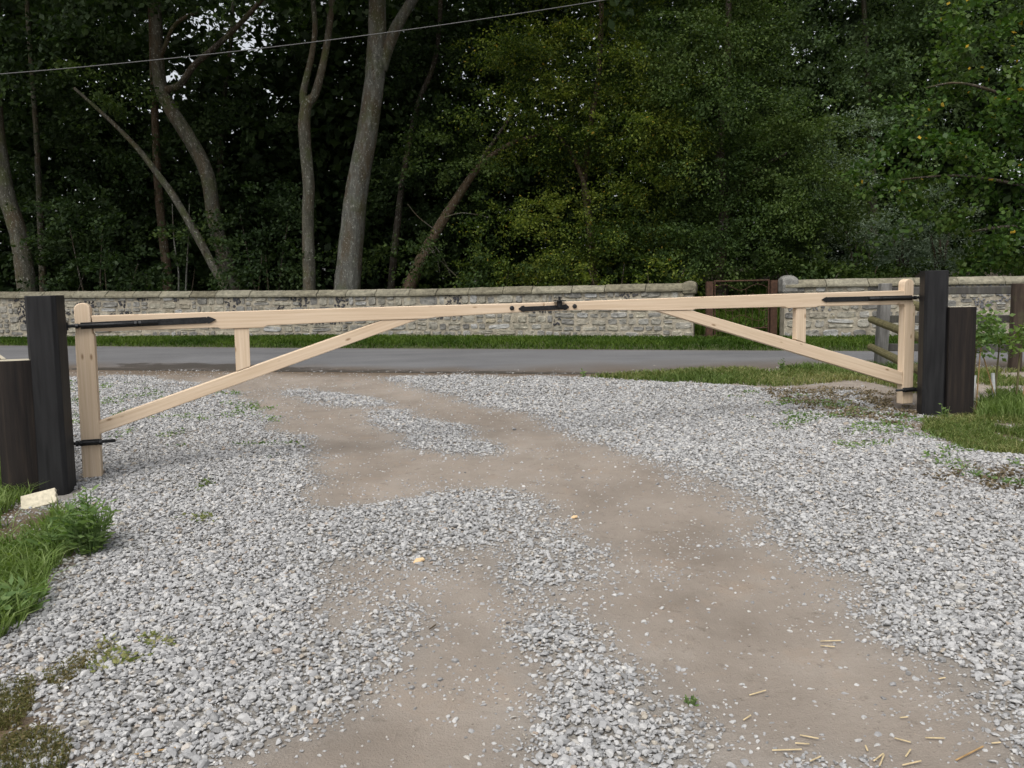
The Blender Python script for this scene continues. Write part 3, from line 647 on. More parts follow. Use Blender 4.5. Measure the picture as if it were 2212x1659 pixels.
def end_block(w, p, d, zt, wd, ht, seed, mat):     # rounded boulder-like block that ends the coping
    r = np.random.default_rng(seed); bm = bmesh.new(); bmesh.ops.create_cube(bm, size=1); bmesh.ops.subdivide_edges(bm, edges=bm.edges[:], cuts=3, use_grid_fill=True)
    V = np.array([v.co[:] for v in bm.verts]); F = [[v.index for v in f.verts] for f in bm.faces]; bm.free()
    top = V[:, 2] > 0; rr = np.sqrt(V[:, 0] ** 2 + V[:, 1] ** 2 * .7); V[top, 2] -= (rr[top] ** 2) * .55; V += r.normal(0, .014, V.shape)
    dd = np.array([d[0], d[1], 0]); nn = np.array([-d[1], d[0], 0])
    W = np.array([p[0], p[1], zt - ht]) + np.outer(V[:, 0] * wd, dd) + np.outer((V[:, 1] * (WT + .08) + WT / 2), nn) + np.outer((V[:, 2] + .5) * ht, [0, 0, 1])
    o = obj('end_block', W, F, mat, w, smooth=False); sm = o.modifiers.new('s', 'SUBSURF'); sm.levels = sm.render_levels = 1; return o
fl_, LL = along(WALL_L); p, d = fl_(LL - .1); end_block(wl_o, p + np.array([.02, -.006]), d, SLOPE * p[1] + 1.12, .27, .26, 5, COPE)
fr_, LR = along(WALL_R); p, d = fr_(.1); end_block(wr_o, p, d, SLOPE * p[1] + 1.20, .30, .34, 6, STONE)

# ------------------------------------------------------------------ rusty iron wicket in the wall gap
iy = 15.55; ig = thing('iron_gate', (4.27, iy, SLOPE * iy), 'rusty iron wicket with sagging wire between the two stone walls', 'gate')
X3, Y3, Z3 = (1, 0, 0), (0, 1, 0), (0, 0, 1); zb = SLOPE * iy
for xx in (3.70, 4.89): MB().box((xx, iy, zb + .52), X3, Y3, Z3, .12, .10, 1.16).make('gate_post', RUST, ig)
for zz, rr in ((1.10, .016), (.66, .010), (.22, .012)): MB().tube([(3.78, iy, zb + zz), (4.81, iy, zb + zz)], rr, 6).make('rail', RUST, ig)
for xx in (3.80, 4.80): MB().tube([(xx, iy - .01, zb + .1), (xx, iy - .01, zb + 1.12)], .014, 6).make('upright', RUST, ig)
wm = MB()
for k in range(5):
    a = [(3.81 + i * .11, iy, zb + .98 - .16 * k + .06 * math.sin(i * 1.1 + k) - .03 * k) for i in range(10)]; wm.tube(a, .005, 4)
for k in range(8): wm.tube([(3.9 + k * .12, iy + .004, zb + .24), (3.86 + k * .13, iy, zb + .9 + .05 * math.sin(k * 2))], .004, 4)
wm.make('wire_mesh', RUST, ig)

# ------------------------------------------------------------------ the oak gate leaves
A = gnd(195, 1040); B = gnd(1958, 882); GD = B - A; GD.z = 0; GD.normalize(); gd = np.array(GD); gn = np.array([-gd[1], gd[0], 0])   # gn points away from the camera
GO = np.array([A.x, A.y, 0.0]); UP = np.array([0, 0, 1.0])
TH = .085
def pt(u, z, off=0.0): return GO + gd * u + UP * z + gn * off
def member(name, poly, parent, grain, t=TH, off=0.0, bw=.006):
    m = MB(); m.prism(poly, GO, gd, UP, gn, t, off, grain=grain); o = m.make(name, OAK, parent); return bevel(o, bw, 2)
def stile(name, parent, u0, u1, uh0, uh1, zb, ztop, zs, shear):
    """hanging stile, narrower rounded horn on top; shear leans it out of plumb"""
    pts = [(u0 + shear, zb), (u1 + shear, zb), (u1, zs - .035), (uh1, zs)]
    c, rr = (uh0 + uh1) / 2, (uh1 - uh0) / 2
    for k in range(9): a = math.pi * k / 8; pts.append((c + rr * math.cos(a), ztop - rr * .85 + rr * .85 * math.sin(a)))
    pts += [(uh0, zs), (u0, zs - .035)]
    return member(name, pts, parent, (0, 1), TH + .004, -.002, .007)
def strap(parent, u_post, u_tip, z, dirn, z2):
    """long hinge band: flat bar with spear tip, screwed rod and nuts on its face"""
    s = dirn; zt = z2
    def zz(u): return z + (zt - z) * (u - u_post) / (u_tip - u_post)
    ub = u_tip - s * .075
    hp = .024
    pts = [(u_post, zz(u_post) - hp), (ub, zz(ub) - hp), (ub + s * .006, zz(ub) - hp + .006), (ub + s * .012, zz(ub) - hp - .004), (ub + s * .035, zz(ub) - hp + .003), (u_tip, zz(u_tip)), (ub + s * .035, zz(ub) + hp - .003), (ub + s * .012, zz(ub) + hp + .004), (ub + s * .006, zz(ub) + hp - .006), (ub, zz(ub) + hp), (u_post, zz(u_post) + hp)]
    h = bevel(MB().prism(pts, GO, gd, UP, gn, .008, -.011).make('hinge_strap', IRON, parent), .002, 1)
    ur = u_post + s * .53
    MB().tube([pt(u_post - s * .10, zz(u_post), -.024), pt(ur, zz(ur), -.024)], .013, 10).make('hinge_rod', IRON, h, smooth=True)
    for uu in (u_post + s * .37, u_post + s * .40, u_post - s * .03):
        MB().tube([pt(uu, zz(uu), -.024), pt(uu + s * .018, zz(uu), -.024)], .021, 6).make('nut', IRON, h)
    MB().tube([pt(u_post - s * .10, zz(u_post) - .03, -.024), pt(u_post - s * .10, zz(u_post) + .03, -.024)], .022, 10).make('hinge_eye', IRON, h)
    return h
def low_hinge(parent, uc, z, dirn, un, uf):
    s = dirn
    h = MB(); h.prism([(uc - .066, z - .022), (uc + .066, z - .022), (uc + .066, z + .022), (uc - .066, z + .022)], GO, gd, UP, gn, .012, -.016); h = bevel(h.make('hinge_plate', IRON, parent), .002, 1)
    MB().tube([pt(un, z, -.03), pt(uf, z + .004, -.03)], .012, 10).make('hinge_rod', IRON, h, smooth=True)
    for uu in (uc - .075, uc + .06, uc - s * .10): MB().tube([pt(uu, z, -.03), pt(uu + .018, z, -.03)], .023, 6).make('nut', IRON, h)
    MB().tube([pt(un, z - .03, -.03), pt(un, z + .03, -.03)], .02, 10).make('hinge_eye', IRON, h)
# left leaf
gl = thing('gate_leaf', pt(0.03, .25), 'pale oak gate leaf hung from the left black post', 'gate', 'oak gate leaves')
stile('hanging_stile', gl, -.025, .105, -.018, .092, .245, 1.56, 1.345, -.024)
member('top_rail', [(.107, 1.345), (.98, 1.345), (1.0, 1.333), (1.32, 1.333), (1.35, 1.348), (2.20, 1.362), (2.62, 1.362), (2.70, 1.372), (3.655, 1.398), (3.655, 1.470), (2.4, 1.470), (.094, 1.465)], gl, (1, .0))
member('brace', [(.070, .665), (.066, .562), (.13, .585), (2.56, 1.360), (2.25, 1.360), (.30, .740)], gl, (1, .31), TH - .012, .006)
member('strut', [(1.093, .997), (1.203, 1.032), (1.209, 1.331), (1.205, 1.331), (1.098, 1.331)], gl, (0, 1), TH - .02, .010)
strap(gl, .02, .972, 1.392, 1, 1.408)
low_hinge(gl, .030, .517, 1, -.165, .20)
# right leaf, carrying the latch
gr = thing('gate_leaf', pt(7.57, .34), 'pale oak gate leaf hung from the right black post', 'gate', 'oak gate leaves')
stile('hanging_stile', gr, 7.505, 7.632, 7.488, 7.604, .342, 1.605, 1.36, .006)
member('top_rail', [(3.672, 1.398), (4.15, 1.391), (4.72, 1.368), (5.11, 1.362), (5.14, 1.372), (6.10, 1.366), (6.13, 1.352), (6.45, 1.352), (6.48, 1.362), (7.503, 1.352), (7.492, 1.492), (6.0, 1.490), (3.672, 1.470)], gr, (1, .0))
member('brace', [(7.502, .668), (7.515, .535), (7.45, .55), (4.75, 1.365), (5.10, 1.361), (7.35, .72)], gr, (1, -.30), TH - .012, .006)
member('strut', [(6.236, 1.047), (6.348, 1.008), (6.346, 1.350), (6.236, 1.350)], gr, (0, 1), TH - .02, .010)
strap(gr, 7.58, 6.505, 1.418, -1, 1.424)
low_hinge(gr, 7.567, .487, -1, 7.775, 7.40)
lp = [(3.424, 1.429), (3.455, 1.452), (3.474, 1.455), (3.482, 1.446), (3.80, 1.450), (3.842, 1.452), (3.862, 1.458), (3.893, 1.431), (3.862, 1.407), (3.842, 1.405), (3.838, 1.412), (3.482, 1.404), (3.474, 1.400), (3.455, 1.404)]
la = bevel(MB().prism([(a, b - .006) for a, b in lp], GO, gd, UP, gn, .010, -.013).make('latch_plate', IRON, gr), .002, 1)
MB().tube([pt(3.796, 1.425, -.026), pt(3.796, 1.478, -.026)], .023, 12).make('latch_barrel', IRON, la, smooth=False)
MB().tube([pt(3.796, 1.478, -.026), pt(3.796, 1.487, -.026)], .055, 16).make('latch_disc', IRON, la)
MB().tube([pt(3.796, 1.487, -.026), pt(3.796, 1.52, -.026)], .011, 8).make('latch_pin', IRON, la)
for g_, uu in ((gl, 3.368), (gr, 3.945)): MB().tube([pt(uu, 1.430, .0), pt(uu, 1.430, -.010), pt(uu, 1.430, -.014)], [.020, .019, .012], 14).make('bolt_head', IRON, g_)

# ------------------------------------------------------------------ posts at either side
def gate_post(name, c, rot, w, h, lean, label, hooks):
    z0 = float(gz(c[0], c[1])); t = thing(name, (c[0], c[1], z0), label, 'post')
    x = np.array([math.cos(rot), math.sin(rot), 0]); y = np.array([-x[1], x[0], 0]); z = np.array([lean, 0, 1.0])
    m = MB().box(np.array([c[0], c[1], z0 + h / 2 - .1]) + z * 0, x, y, z, w, w, h + .2, .026); bevel(m.make('shaft', BLACK, t), .004, 2)
    for (u, zz, off, ux) in hooks:
        k = MB(); k.tube([pt(ux, zz - .04, off), pt(u, zz - .04, off)], .010, 8); k.tube([pt(u, zz - .055, off), pt(u, zz + .075, off)], .0115, 8)
        k.make('hinge_hook', IRON, t)
    return t
gate_post('gate_post', (-3.265, 5.86), rad(8), .205, 1.40, .018, 'left black chamfered gate post', [(-.08, 1.392, -.024, -.19), (-.165, .517, -.03, -.20)])
gate_post('gate_post', (4.135, 8.16), rad(-10), .215, 1.415, -.010, 'right black chamfered gate post', [(7.68, 1.418, -.024, 7.84), (7.775, .487, -.03, 7.86)])
def sleeper(c, rot, w, dpt, h, lean, label, rnd):
    z0 = float(gz(c[0], c[1])); t = thing('sleeper_post', (c[0], c[1], z0), label, 'post'); m = MB()
    x = np.array([math.cos(rot), math.sin(rot), 0]); y = np.array([-x[1], x[0], 0]); z = np.array([lean, 0, 1.0]); pts = []
    for k in range(9): a = -1 + 2 * k / 8; pts.append((a * w / 2, -dpt / 2 - rnd * (1 - a * a)))
    pts += [(w / 2, dpt / 2), (-w / 2, dpt / 2)]
    m.prism(pts, np.array([c[0], c[1], z0 - .1]), x, y, z, h + .1); bevel(m.make('shaft', SLEEPER, t), .006, 2); return t
sleeper((-3.478, 5.80), rad(10), .245, .13, .965, .025, 'left rounded dark sleeper post with pale cut top', .035)
sleeper((4.355, 8.06), rad(-8), .245, .13, 1.075, -.010, 'right dark sleeper post with pale cut top beside the saplings', .008)
# sawn offcut leaning at the left post's foot
oc = np.array([-3.20, 5.52, float(gz(-3.2, 5.52))]); ov = MB()
a = rad(18); ux = np.array([math.cos(a), math.sin(a), .22]); ux /= np.linalg.norm(ux); uz = np.array([-.10, .62, .75]); uz -= ux * (uz @ ux); uz /= np.linalg.norm(uz); un_ = np.cross(ux, uz)
ov.prism([(-.12, -.02), (.10, -.02), (.104, .01), (.097, .03), (.105, .05), (.098, .07), (.103, .092), (-.115, .10)], oc, ux, uz, un_, .035, grain=(1, 0))
o = bevel(ov.make('wood_offcut', m_plain('sawn_offcut', (.50, .45, .34), .8, .2, 40)), .003, 1); tag(o, 'pale sawn wood offcut leaning at the foot of the left post', 'wood')
MB().tube([(-3.06, 5.60, float(gz(-3.06, 5.6)) - .02), (-3.075, 5.60, float(gz(-3.06, 5.6)) + .11)], .005, 5)
# ------------------------------------------------------------------ fences
def fence_post(c, w, d_, h, mat, par, lean=0.0):
    z0 = float(gz(*c)); m = MB().box((c[0], c[1], z0 + h / 2 - .1), X3, Y3, (lean, 0, 1), w, d_, h + .2, .012); return bevel(m.make('post', mat, par), .006, 1)
ff = thing('rail_fence', (5.8, 11.1, float(gz(5.8, 11.1))), 'dark post and rail fence along the lane at the right', 'fence')
fence_post((5.03, 11.28), .145, .13, 1.16, GREYW, ff, .03)['label'] = 'weathered pale grey corner post'
fence_post((6.585, 10.85), .135, .12, 1.14, BROWNW, ff)
fence_post((8.6, 10.35), .135, .12, 1.14, BROWNW, ff)
def pln(zc, h): 
    P0 = np.array([5.09, 11.33, zc + .01]); P1 = np.array([9.2, 10.28, zc - .03]); d = P1 - P0; L = np.linalg.norm(d); d /= L; n2 = np.array([-d[1], d[0], 0]); n2 /= np.linalg.norm(n2)
    m = MB().prism([(-.01, -h / 2), (L, -h / 2), (L, h / 2), (-.01, h / 2)], P0 + n2 * .045, d, np.cross(n2, d) * -1, n2, .045); return bevel(m.make('rail', RAILW, ff), .008, 1)
for zc in (1.437, 1.06, .675): pln(zc, .10)
pf = thing('pole_fence', (4.75, 10.0, float(gz(4.75, 10.0))), 'three greenish round poles running from weathered post to right sleeper', 'fence')
for (za, zb_) in ((1.415, 1.26), (1.072, .925), (.705, .565)):
    a = np.array([4.845, 11.17, za]); b_ = np.array([4.372, 8.15, zb_ - .035]); a = a + (a - b_) * .02
    MB().tube([a, a * .5 + b_ * .5, b_], [.047, .052, .055], 12).make('pole', POLEW, pf, smooth=False)
for p_ in pf.children: bevel(p_, .006, 2)
# left: planked return behind the sleeper
lf = thing('board_fence', (-4.3, 6.6, float(gz(-4.3, 6.6))), 'dark board fence running back from the left sleeper at the frame edge', 'fence')
pa = np.array([-3.60, 5.93]); pb = np.array([-4.55, 7.25]); d2 = (pb - pa) / np.linalg.norm(pb - pa); L2 = np.linalg.norm(pb - pa); d3 = np.array([d2[0], d2[1], 0]); n3 = np.array([-d2[1], d2[0], 0])
BOARDM = m_sleeper()
for k in range(4):
    zb_ = float(gz(*pa)) + .06 + k * .225; MB().prism([(0, 0), (L2, .02), (L2, .235), (0, .215)], np.array([pa[0], pa[1], zb_]), d3, UP, n3, .03).make('board', BOARDM, lf)
fence_post((-4.65, 7.33), .12, .12, 1.02, RAILW, lf)

# ------------------------------------------------------------------ trees
def leaf_cloud(ells, per_m2, size, spray=.5, cov=None):
    """sprays of leaves through a set of ellipsoids (centre, radii); returns positions and directions"""
    PP, DD = [], []
    for (c, r, q) in ells:
        c = np.array(c, float); r = np.array(r, float)
        proj = math.pi * r[0] * r[2]; nl = int(per_m2 * proj * q); per = 90; nc = max(3, nl // per)
        u = rng.normal(size=(nc, 3)); u /= np.linalg.norm(u, axis=1, keepdims=True); rr = rng.uniform(.25, 1.0, nc) ** .5
        C = c + u * r * rr[:, None]
        d = u * np.array([1, 1, .35]) + rng.normal(0, .45, (nc, 3)); d[:, 2] -= .25; d /= np.linalg.norm(d, axis=1, keepdims=True)
        L = spray * rng.uniform(.7, 1.9, nc)
        t = rng.uniform(0, 1, (nc, per)); J = rng.normal(0, 1, (nc, per, 3)) * (L[:, None, None] * .20) * np.array([1, 1, .45])
        P = C[:, None, :] + d[:, None, :] * (t * L[:, None])[:, :, None] + J; P[:, :, 2] -= (t ** 2) * L[:, None] * .22
        D = d[:, None, :] * .8 + rng.normal(0, .55, (nc, per, 3))
        PP.append(P.reshape(-1, 3)); DD.append(D.reshape(-1, 3))
    return np.concatenate(PP), np.concatenate(DD)
NLEAF = [0]
def crown(tree, ells, mat, size, lai=3.0, spray=.55, asp=.6, flat=.5, name='crown'):
    area = size * size * asp * .5
    P, D = leaf_cloud(ells, lai / area, size, spray); NLEAF[0] += len(P)
    return leafmesh(name, P, D, size, mat, tree, flat=flat, asp=asp, kind=None)
def E_(x, y, Y, rx, rz, ry=None, q=1.0): return (at(x, y, Y), (rx, ry if ry else min(rx, 1.6), rz), q)
def trunk(tree, pts, mat, name='trunk', n=14):
    """pts: (x, y, radius, Y)"""
    P = [np.array(at(x, y, Y)) for x, y, r, Y in pts]; R_ = [p[2] for p in pts]
    # resample smoothly
    T = np.linspace(0, len(P) - 1, (len(P) - 1) * 4 + 1); Q = []; RR = []
    for t in T:
        i = min(int(t), len(P) - 2); f = t - i; p0, p1, p2, p3 = P[max(i - 1, 0)], P[i], P[i + 1], P[min(i + 2, len(P) - 1)]
        Q.append(.5 * ((2 * p1) + (-p0 + p2) * f + (2 * p0 - 5 * p1 + 4 * p2 - p3) * f * f + (-p0 + 3 * p1 - 3 * p2 + p3) * f ** 3)); RR.append(R_[i] * (1 - f) + R_[i + 1] * f)
    return MB().tube(Q, RR, n, wob=.07).make(name, mat, tree, smooth=True)
def tree(label, base, name='tree', group=None, cat='tree'):
    b = at(base[0], base[1], base[2]); return thing(name, (b.x, b.y, float(gz(b.x, b.y))), label, cat, group)
def up(P, n=3, top=13, spread=2.0):                # carry limbs on above the picture
    return P
DEEP = 660
def tiers(x0, x1, y0, y1, Y0, Y1, n, rx=(.6, 1.2), rz=(.2, .4), inside=None, q=1.0):
    out = []
    while len(out) < n:
        x, y = random.uniform(x0, x1), random.uniform(y0, y1)
        if inside and not inpoly(np.array([x]), np.array([y]), inside)[0]: continue
        r = random.uniform(*rx); out.append(E_(x, y, random.uniform(Y0, Y1), r, random.uniform(*rz), r * .8, q))
    return out
# big ash
t = tree('thickest pale grey ash trunk forking near the top, behind the wall', (750, 640, 19.2), 'ash_tree')
trunk(t, [(747, DEEP, .33, 19.2), (751, 610, .30, 19.2), (757, 540, .275, 19.2), (767, 440, .26, 19.2), (776, 380, .25, 19.2), (791, 300, .232, 19.2), (806, 200, .222, 19.2), (814, 110, .22, 19.2), (815, 20, .19, 19.2), (812, -150, .16, 19.3), (800, -420, .10, 19.6), (780, -700, .04, 20)], BARK_ASH, n=18)
trunk(t, [(822, 150, .15, 19.2), (842, 90, .135, 19.2), (872, 30, .12, 19.3), (915, -40, .11, 19.5), (990, -200, .08, 20), (1040, -420, .04, 20.4)], BARK_ASH, 'branch')
crown(t, [E_(760, -330, 20, 3.4, 2.2, 3.0), E_(1000, -330, 19.5, 3.0, 2.0, 3.0), E_(850, -560, 21, 3.4, 2.0, 3.2), E_(800, -230, 16.6, 3.6, 1.1, 2.4), E_(1150, -220, 16.6, 3.2, 1.1, 2.2)], L_DARK, .22, 2.2, .8)  # nearest ellipsoids: unseen overhang above the frame, added to shade the upper trunks
# slender forked
t = tree('slender grey trunk forking into a narrow V, left of the thickest trunk', (668, 640, 18.9), 'ash_tree')
trunk(t, [(668, DEEP, .150, 18.9), (668, 600, .140, 18.9), (666, 520, .133, 18.9), (665, 460, .13, 18.9), (667, 400, .13, 18.9), (661, 330, .13, 18.9), (657, 270, .132, 18.9), (663, 225, .12, 18.9), (680, 205, .09, 18.9), (694, 155, .08, 18.9), (706, 95, .075, 18.9), (716, 10, .07, 19), (730, -160, .05, 19.2), (740, -400, .02, 19.4)], BARK_GREY)
trunk(t, [(660, 250, .09, 18.9), (655, 205, .08, 18.9), (664, 160, .07, 18.85), (675, 110, .06, 18.8), (680, 40, .055, 18.7), (660, -120, .04, 18.5), (640, -300, .02, 18.4)], BARK_GREY, 'branch', 10)
crown(t, [E_(690, -230, 18.6, 2.2, 1.6, 2.2), E_(570, -420, 19, 2.4, 1.8, 2.4), E_(520, -210, 16.8, 3.0, 1.1, 2.4)], L_DARK, .20, 2.2, .8)  # foremost ellipsoid is an unseen overhang, added to darken the trunk tops
# curved leaning
t = tree('curved trunk leaning left with a long dark limb reaching up right', (500, 640, 20.8), 'ash_tree')
trunk(t, [(512, DEEP, .20, 20.8), (500, 610, .19, 20.8), (480, 540, .18, 20.8), (463, 475, .172, 20.8), (447, 375, .17, 20.8), (411, 303, .17, 20.8), (370, 238, .165, 20.8), (345, 178, .155, 20.8), (339, 60, .13, 20.8), (332, -60, .11, 20.8), (320, -300, .07, 21)], BARK_GREY)
trunk(t, [(352, 195, .10, 20.8), (388, 184, .085, 20.7), (420, 140, .075, 20.6), (458, 108, .07, 20.5), (510, 60, .06, 20.4), (563, 2, .055, 20.3), (640, -90, .04, 20.2)], BARK_DARK, 'branch', 8)
trunk(t, [(343, 130, .06, 20.8), (356, 102, .05, 20.7), (372, 62, .045, 20.6), (395, 40, .04, 20.5), (430, 25, .035, 20.4)], BARK_DARK, 'branch', 8)
crown(t, [E_(290, -230, 20.5, 3.2, 1.9, 3.0), E_(420, -400, 21, 2.4, 1.7, 2.6), E_(230, 40, 20.0, 1.4, .8, 1.2, .7), E_(250, -200, 17.2, 3.2, 1.1, 2.4)], L_DARK, .15, 2.0, .75)  # last ellipsoid overhangs out of view, added to cut skylight on upper trunks
# thin mossy leaner
t = tree('thin mossy trunk leaning steeply left across the dark wood', (485, 640, 19.6), 'ash_tree')
trunk(t, [(497, DEEP, .115, 19.6), (486, 621, .11, 19.6), (458, 570, .10, 19.6), (427, 512, .095, 19.6), (400, 465, .085, 19.6), (369, 415, .08, 19.6), (330, 362, .07, 19.6), (295, 318, .058, 19.6), (240, 262, .045, 19.6), (160, 190, .03, 19.5)], BARK_GREY, n=10)
crown(t, [E_(215, 170, 19.3, 1.1, .55, .9, .8), E_(420, 525, 19.4, .35, .35, .3, .6)], L_DENSE, .10, 1.8, .5)
# left edge
t = tree('stout bowed trunk cut by the left frame edge', (60, 640, 20.6), 'ash_tree')
trunk(t, [(66, DEEP, .235, 20.6), (58, 615, .225, 20.6), (48, 550, .21, 20.6), (37, 495, .20, 20.6), (16, 427, .19, 20.6), (2, 350, .18, 20.6), (-12, 230, .17, 20.6), (-15, 60, .15, 20.6), (0, -150, .12, 20.6), (30, -420, .06, 20.6)], BARK_GREY)
crown(t, [E_(40, -260, 20, 3.6, 2.0, 3.2), E_(-220, 20, 20, 2.6, 2.6, 3.0), E_(60, 70, 20, 1.3, .9, 1.3), E_(-60, -180, 17.8, 3.2, 1.2, 2.4)], L_DARK, .15, 2.0, .75)  # last ellipsoid hangs forward above the view, added to block sky from trunks
# dark vertical ones
for (lab, mt, r0, Y, xs) in (('narrow dark trunk just right of the bowed left trunk', BARK_GREY, .10, 22.6, [(95, DEEP), (92, 590), (88, 500), (84, 407), (78, 280), (66, 120), (50, -120)]),
                             ('brownish upright trunk behind the two leaning trunks', BARK_BROWN, .14, 22.8, [(365, DEEP), (361, 590), (352, 510), (342, 407), (335, 260), (330, 120), (322, -120)]),
                             ('dark crooked trunk just right of the thickest trunk', BARK_DARK, .10, 21.6, [(842, DEEP), (848, 580), (860, 470), (868, 400), (884, 310), (905, 220), (938, 136), (950, 40), (955, -140)]),
                             ('dark upright trunk among the yellow green thorn leaves', BARK_BROWN, .10, 19.7, [(1288, DEEP), (1280, 562), (1272, 470), (1262, 390), (1275, 270), (1295, 150), (1300, -60)])):
    t = tree(lab, (xs[0][0], 640, Y)); m_ = len(xs)
    trunk(t, [(x, y, r0 * (1 - .55 * i / m_), Y) for i, (x, y) in enumerate(xs)], mt, n=10)
    if xs[0][0] == 95: crown(t, [E_(60, 330, 23, 1.8, 1.4, 1.4), E_(110, 480, 22.4, 1.3, 1.1, 1.2, .8)], L_DARK, .13, 2.0, .6)
    elif xs[0][0] == 365: crown(t, [E_(300, 400, 23, 2.0, 1.5, 1.5), E_(260, 230, 22.6, 1.9, 1.3, 1.5), E_(520, 330, 23, 1.6, 1.5, 1.5)], L_DARK, .13, 2.0, .6)
    elif xs[0][0] == 842: crown(t, [E_(930, 230, 22.4, 1.5, 1.8, 1.4), E_(890, 430, 22.6, 1.4, 1.5, 1.3), E_(1000, 60, 22.4, 1.9, 1.3, 1.6), E_(960, 420, 22, 1.0, 1.0, 1)], L_DARK, .12, 2.2, .55)
    else:
        trunk(t, [(1275, 440, .06, 19.6), (1240, 340, .05, 19.4), (1180, 260, .035, 19.2)], BARK_BROWN, 'branch', 8)
        crown(t, tiers(1030, 1450, 60, 590, 17.9, 19.6, 34, (.5, 1.1), (.18, .36)) + [E_(1180, 300, 19.6, 1.3, 1.0, .8, .5), E_(1330, 250, 19.8, 1.5, 1.2, .8, .6), E_(1250, 120, 20, 1.8, 1.1, 1, .6), E_(1400, 60, 20, 1.6, 1.1, 1, .6), E_(1360, 450, 19.6, 1.2, 1.0, .8, .5), E_(1250, -150, 19.6, 2.6, 1.3, 2.2)], L_HAW, .066, 2.8, .42)
# hazel leaning right
t = tree('brown trunk leaning right with dead twigs, behind the wall centre', (887, 640, 19.8), 'hazel_tree')
trunk(t, [(868, DEEP, .17, 19.8), (887, 613, .155, 19.8), (915, 550, .14, 19.8), (949, 489, .12, 19.8), (988, 427, .10, 19.7), (1038, 357, .075, 19.6), (1104, 310, .05, 19.5), (1170, 290, .03, 19.4)], BARK_BROWN, n=10)
for k, s in enumerate(([(945, 500), (905, 470), (880, 440)], [(930, 530), (945, 560), (950, 590)], [(935, 525), (958, 560), (975, 600)], [(925, 535), (985, 596), (1000, 600)], [(960, 470), (1000, 460), (1060, 470)])):
    trunk(t, [(x, y, .016 - .004 * i, 19.5 - .1 * k) for i, (x, y) in enumerate(s)], BARK_GREY, 'twig', 5)
trunk(t, [(1000, 410, .05, 19.7), (1050, 330, .045, 19.6), (1105, 250, .03, 19.5)], BARK_DARK, 'branch', 8)
crown(t, [E_(1000, 560, 19.4, 1.1, .55, .8), E_(1060, 390, 19.6, .9, .8, .8), E_(960, 320, 20.3, 1.2, 1.0, 1), E_(860, 570, 20.5, 1.0, .7, .7, .8)], L_DENSE, .09, 2.0, .5)
# dense dark thorn right of centre
t = tree('broad dense dark thorn tree reaching down to the iron gate', (1560, 640, 18.9), 'thorn_tree')
trunk(t, [(1560, DEEP, .16, 18.9), (1556, 560, .14, 18.9), (1565, 450, .12, 18.9), (1555, 320, .10, 18.9), (1570, 150, .08, 19), (1575, -60, .05, 19)], BARK_DARK, n=10)
trunk(t, [(1560, 470, .07, 18.9), (1620, 380, .05, 18.6), (1700, 330, .03, 18.3)], BARK_DARK, 'branch', 8)
crown(t, tiers(1440, 1830, 0, 600, 17.5, 19.2, 44, (.5, 1.1), (.2, .4), [(1440, 0), (1600, 0), (1690, 130), (1760, 260), (1830, 290), (1800, 380), (1830, 520), (1800, 600), (1440, 600)]) + [E_(1560, 330, 19.3, 1.5, 2.2, .9, .7), E_(1530, 100, 20, 1.8, 1.7, 1.0, .7), E_(1660, 440, 18.6, 1.0, 1.3, .8, .6), E_(1640, 545, 18.2, 1.4, .6, .7, .6), E_(1600, -150, 19.5, 2.4, 1.5, 2.2)], L_DENSE, .070, 2.8, .42)
# pale tree at the back right
t = tree('tall pale green tree far behind, right of the dark thorn', (1880, 640, 24.5), 'birch_tree')
trunk(t, [(1890, DEEP, .16, 24.5), (1885, 480, .14, 24.5), (1880, 300, .11, 24.5), (1870, 100, .08, 24.5), (1860, -150, .04, 24.5)], BARK_GREY, n=10)
crown(t, [E_(1850, 60, 24, 2.2, 1.6, 1.8), E_(1800, 230, 23.6, 1.5, 1.3, 1.3), E_(1970, 120, 24.2, 1.9, 1.8, 1.6), E_(2080, 30, 24.6, 1.9, 1.5, 1.6), E_(1900, 350, 24.6, 1.9, 1.3, 1.3), E_(1880, -180, 24.5, 2.8, 1.6, 2.4)], L_PALE, .11, 2.4, .6)
t = tree('backlit light green birch in the bright gap behind the curved trunk', (470, 640, 27), 'birch_tree')
trunk(t, [(470, DEEP, .11, 27), (474, 450, .10, 27), (480, 250, .08, 27), (500, 80, .06, 27), (505, -80, .03, 27)], BARK_GREY, n=8)
crown(t, [E_(400, 80, 27, 1.5, 1.2, 1.0, .55), E_(520, 120, 27, 1.3, .9, .9, .45), E_(600, 60, 27.2, 1.3, 1.3, 1.0, .55), E_(470, 10, 27, 1.5, .8, .9, .4), E_(450, 190, 27, 1.2, .5, .7, .7)], L_PALE, .12, 2.0, .5)
# willows
for (lab, bx, Y, es) in (('silvery willow bush beside the dark thorn', 1850, 19.9, [E_(1830, 310, 20.4, .55, .75, .6), E_(1815, 420, 20.2, .55, .8, .6), E_(1855, 520, 19.6, .75, .60, .7)]),
                         ('silvery willow bush in the middle of the right bank', 1950, 19.3, [E_(1940, 500, 19.3, .85, .55, .7), E_(1980, 545, 19.1, .7, .35, .6)]),
                         ('silvery willow bush just above the right black post', 2030, 18.6, [E_(2020, 470, 18.7, .6, .75, .6), E_(2050, 530, 18.5, .5, .45, .5)])):
    t = tree(lab, (bx, 640, Y), 'willow_bush', 'willow bushes on the bank', 'bush')
    for k in (-1, 0, 1): trunk(t, [(bx + k * 4, 620, .05, Y), (bx + k * 10, 560, .04, Y), (bx + k * 22, 500, .02, Y)], BARK_DARK, 'stem', 6)
    crown(t, es, L_WILLOW, .075, 2.4, .4, .38)
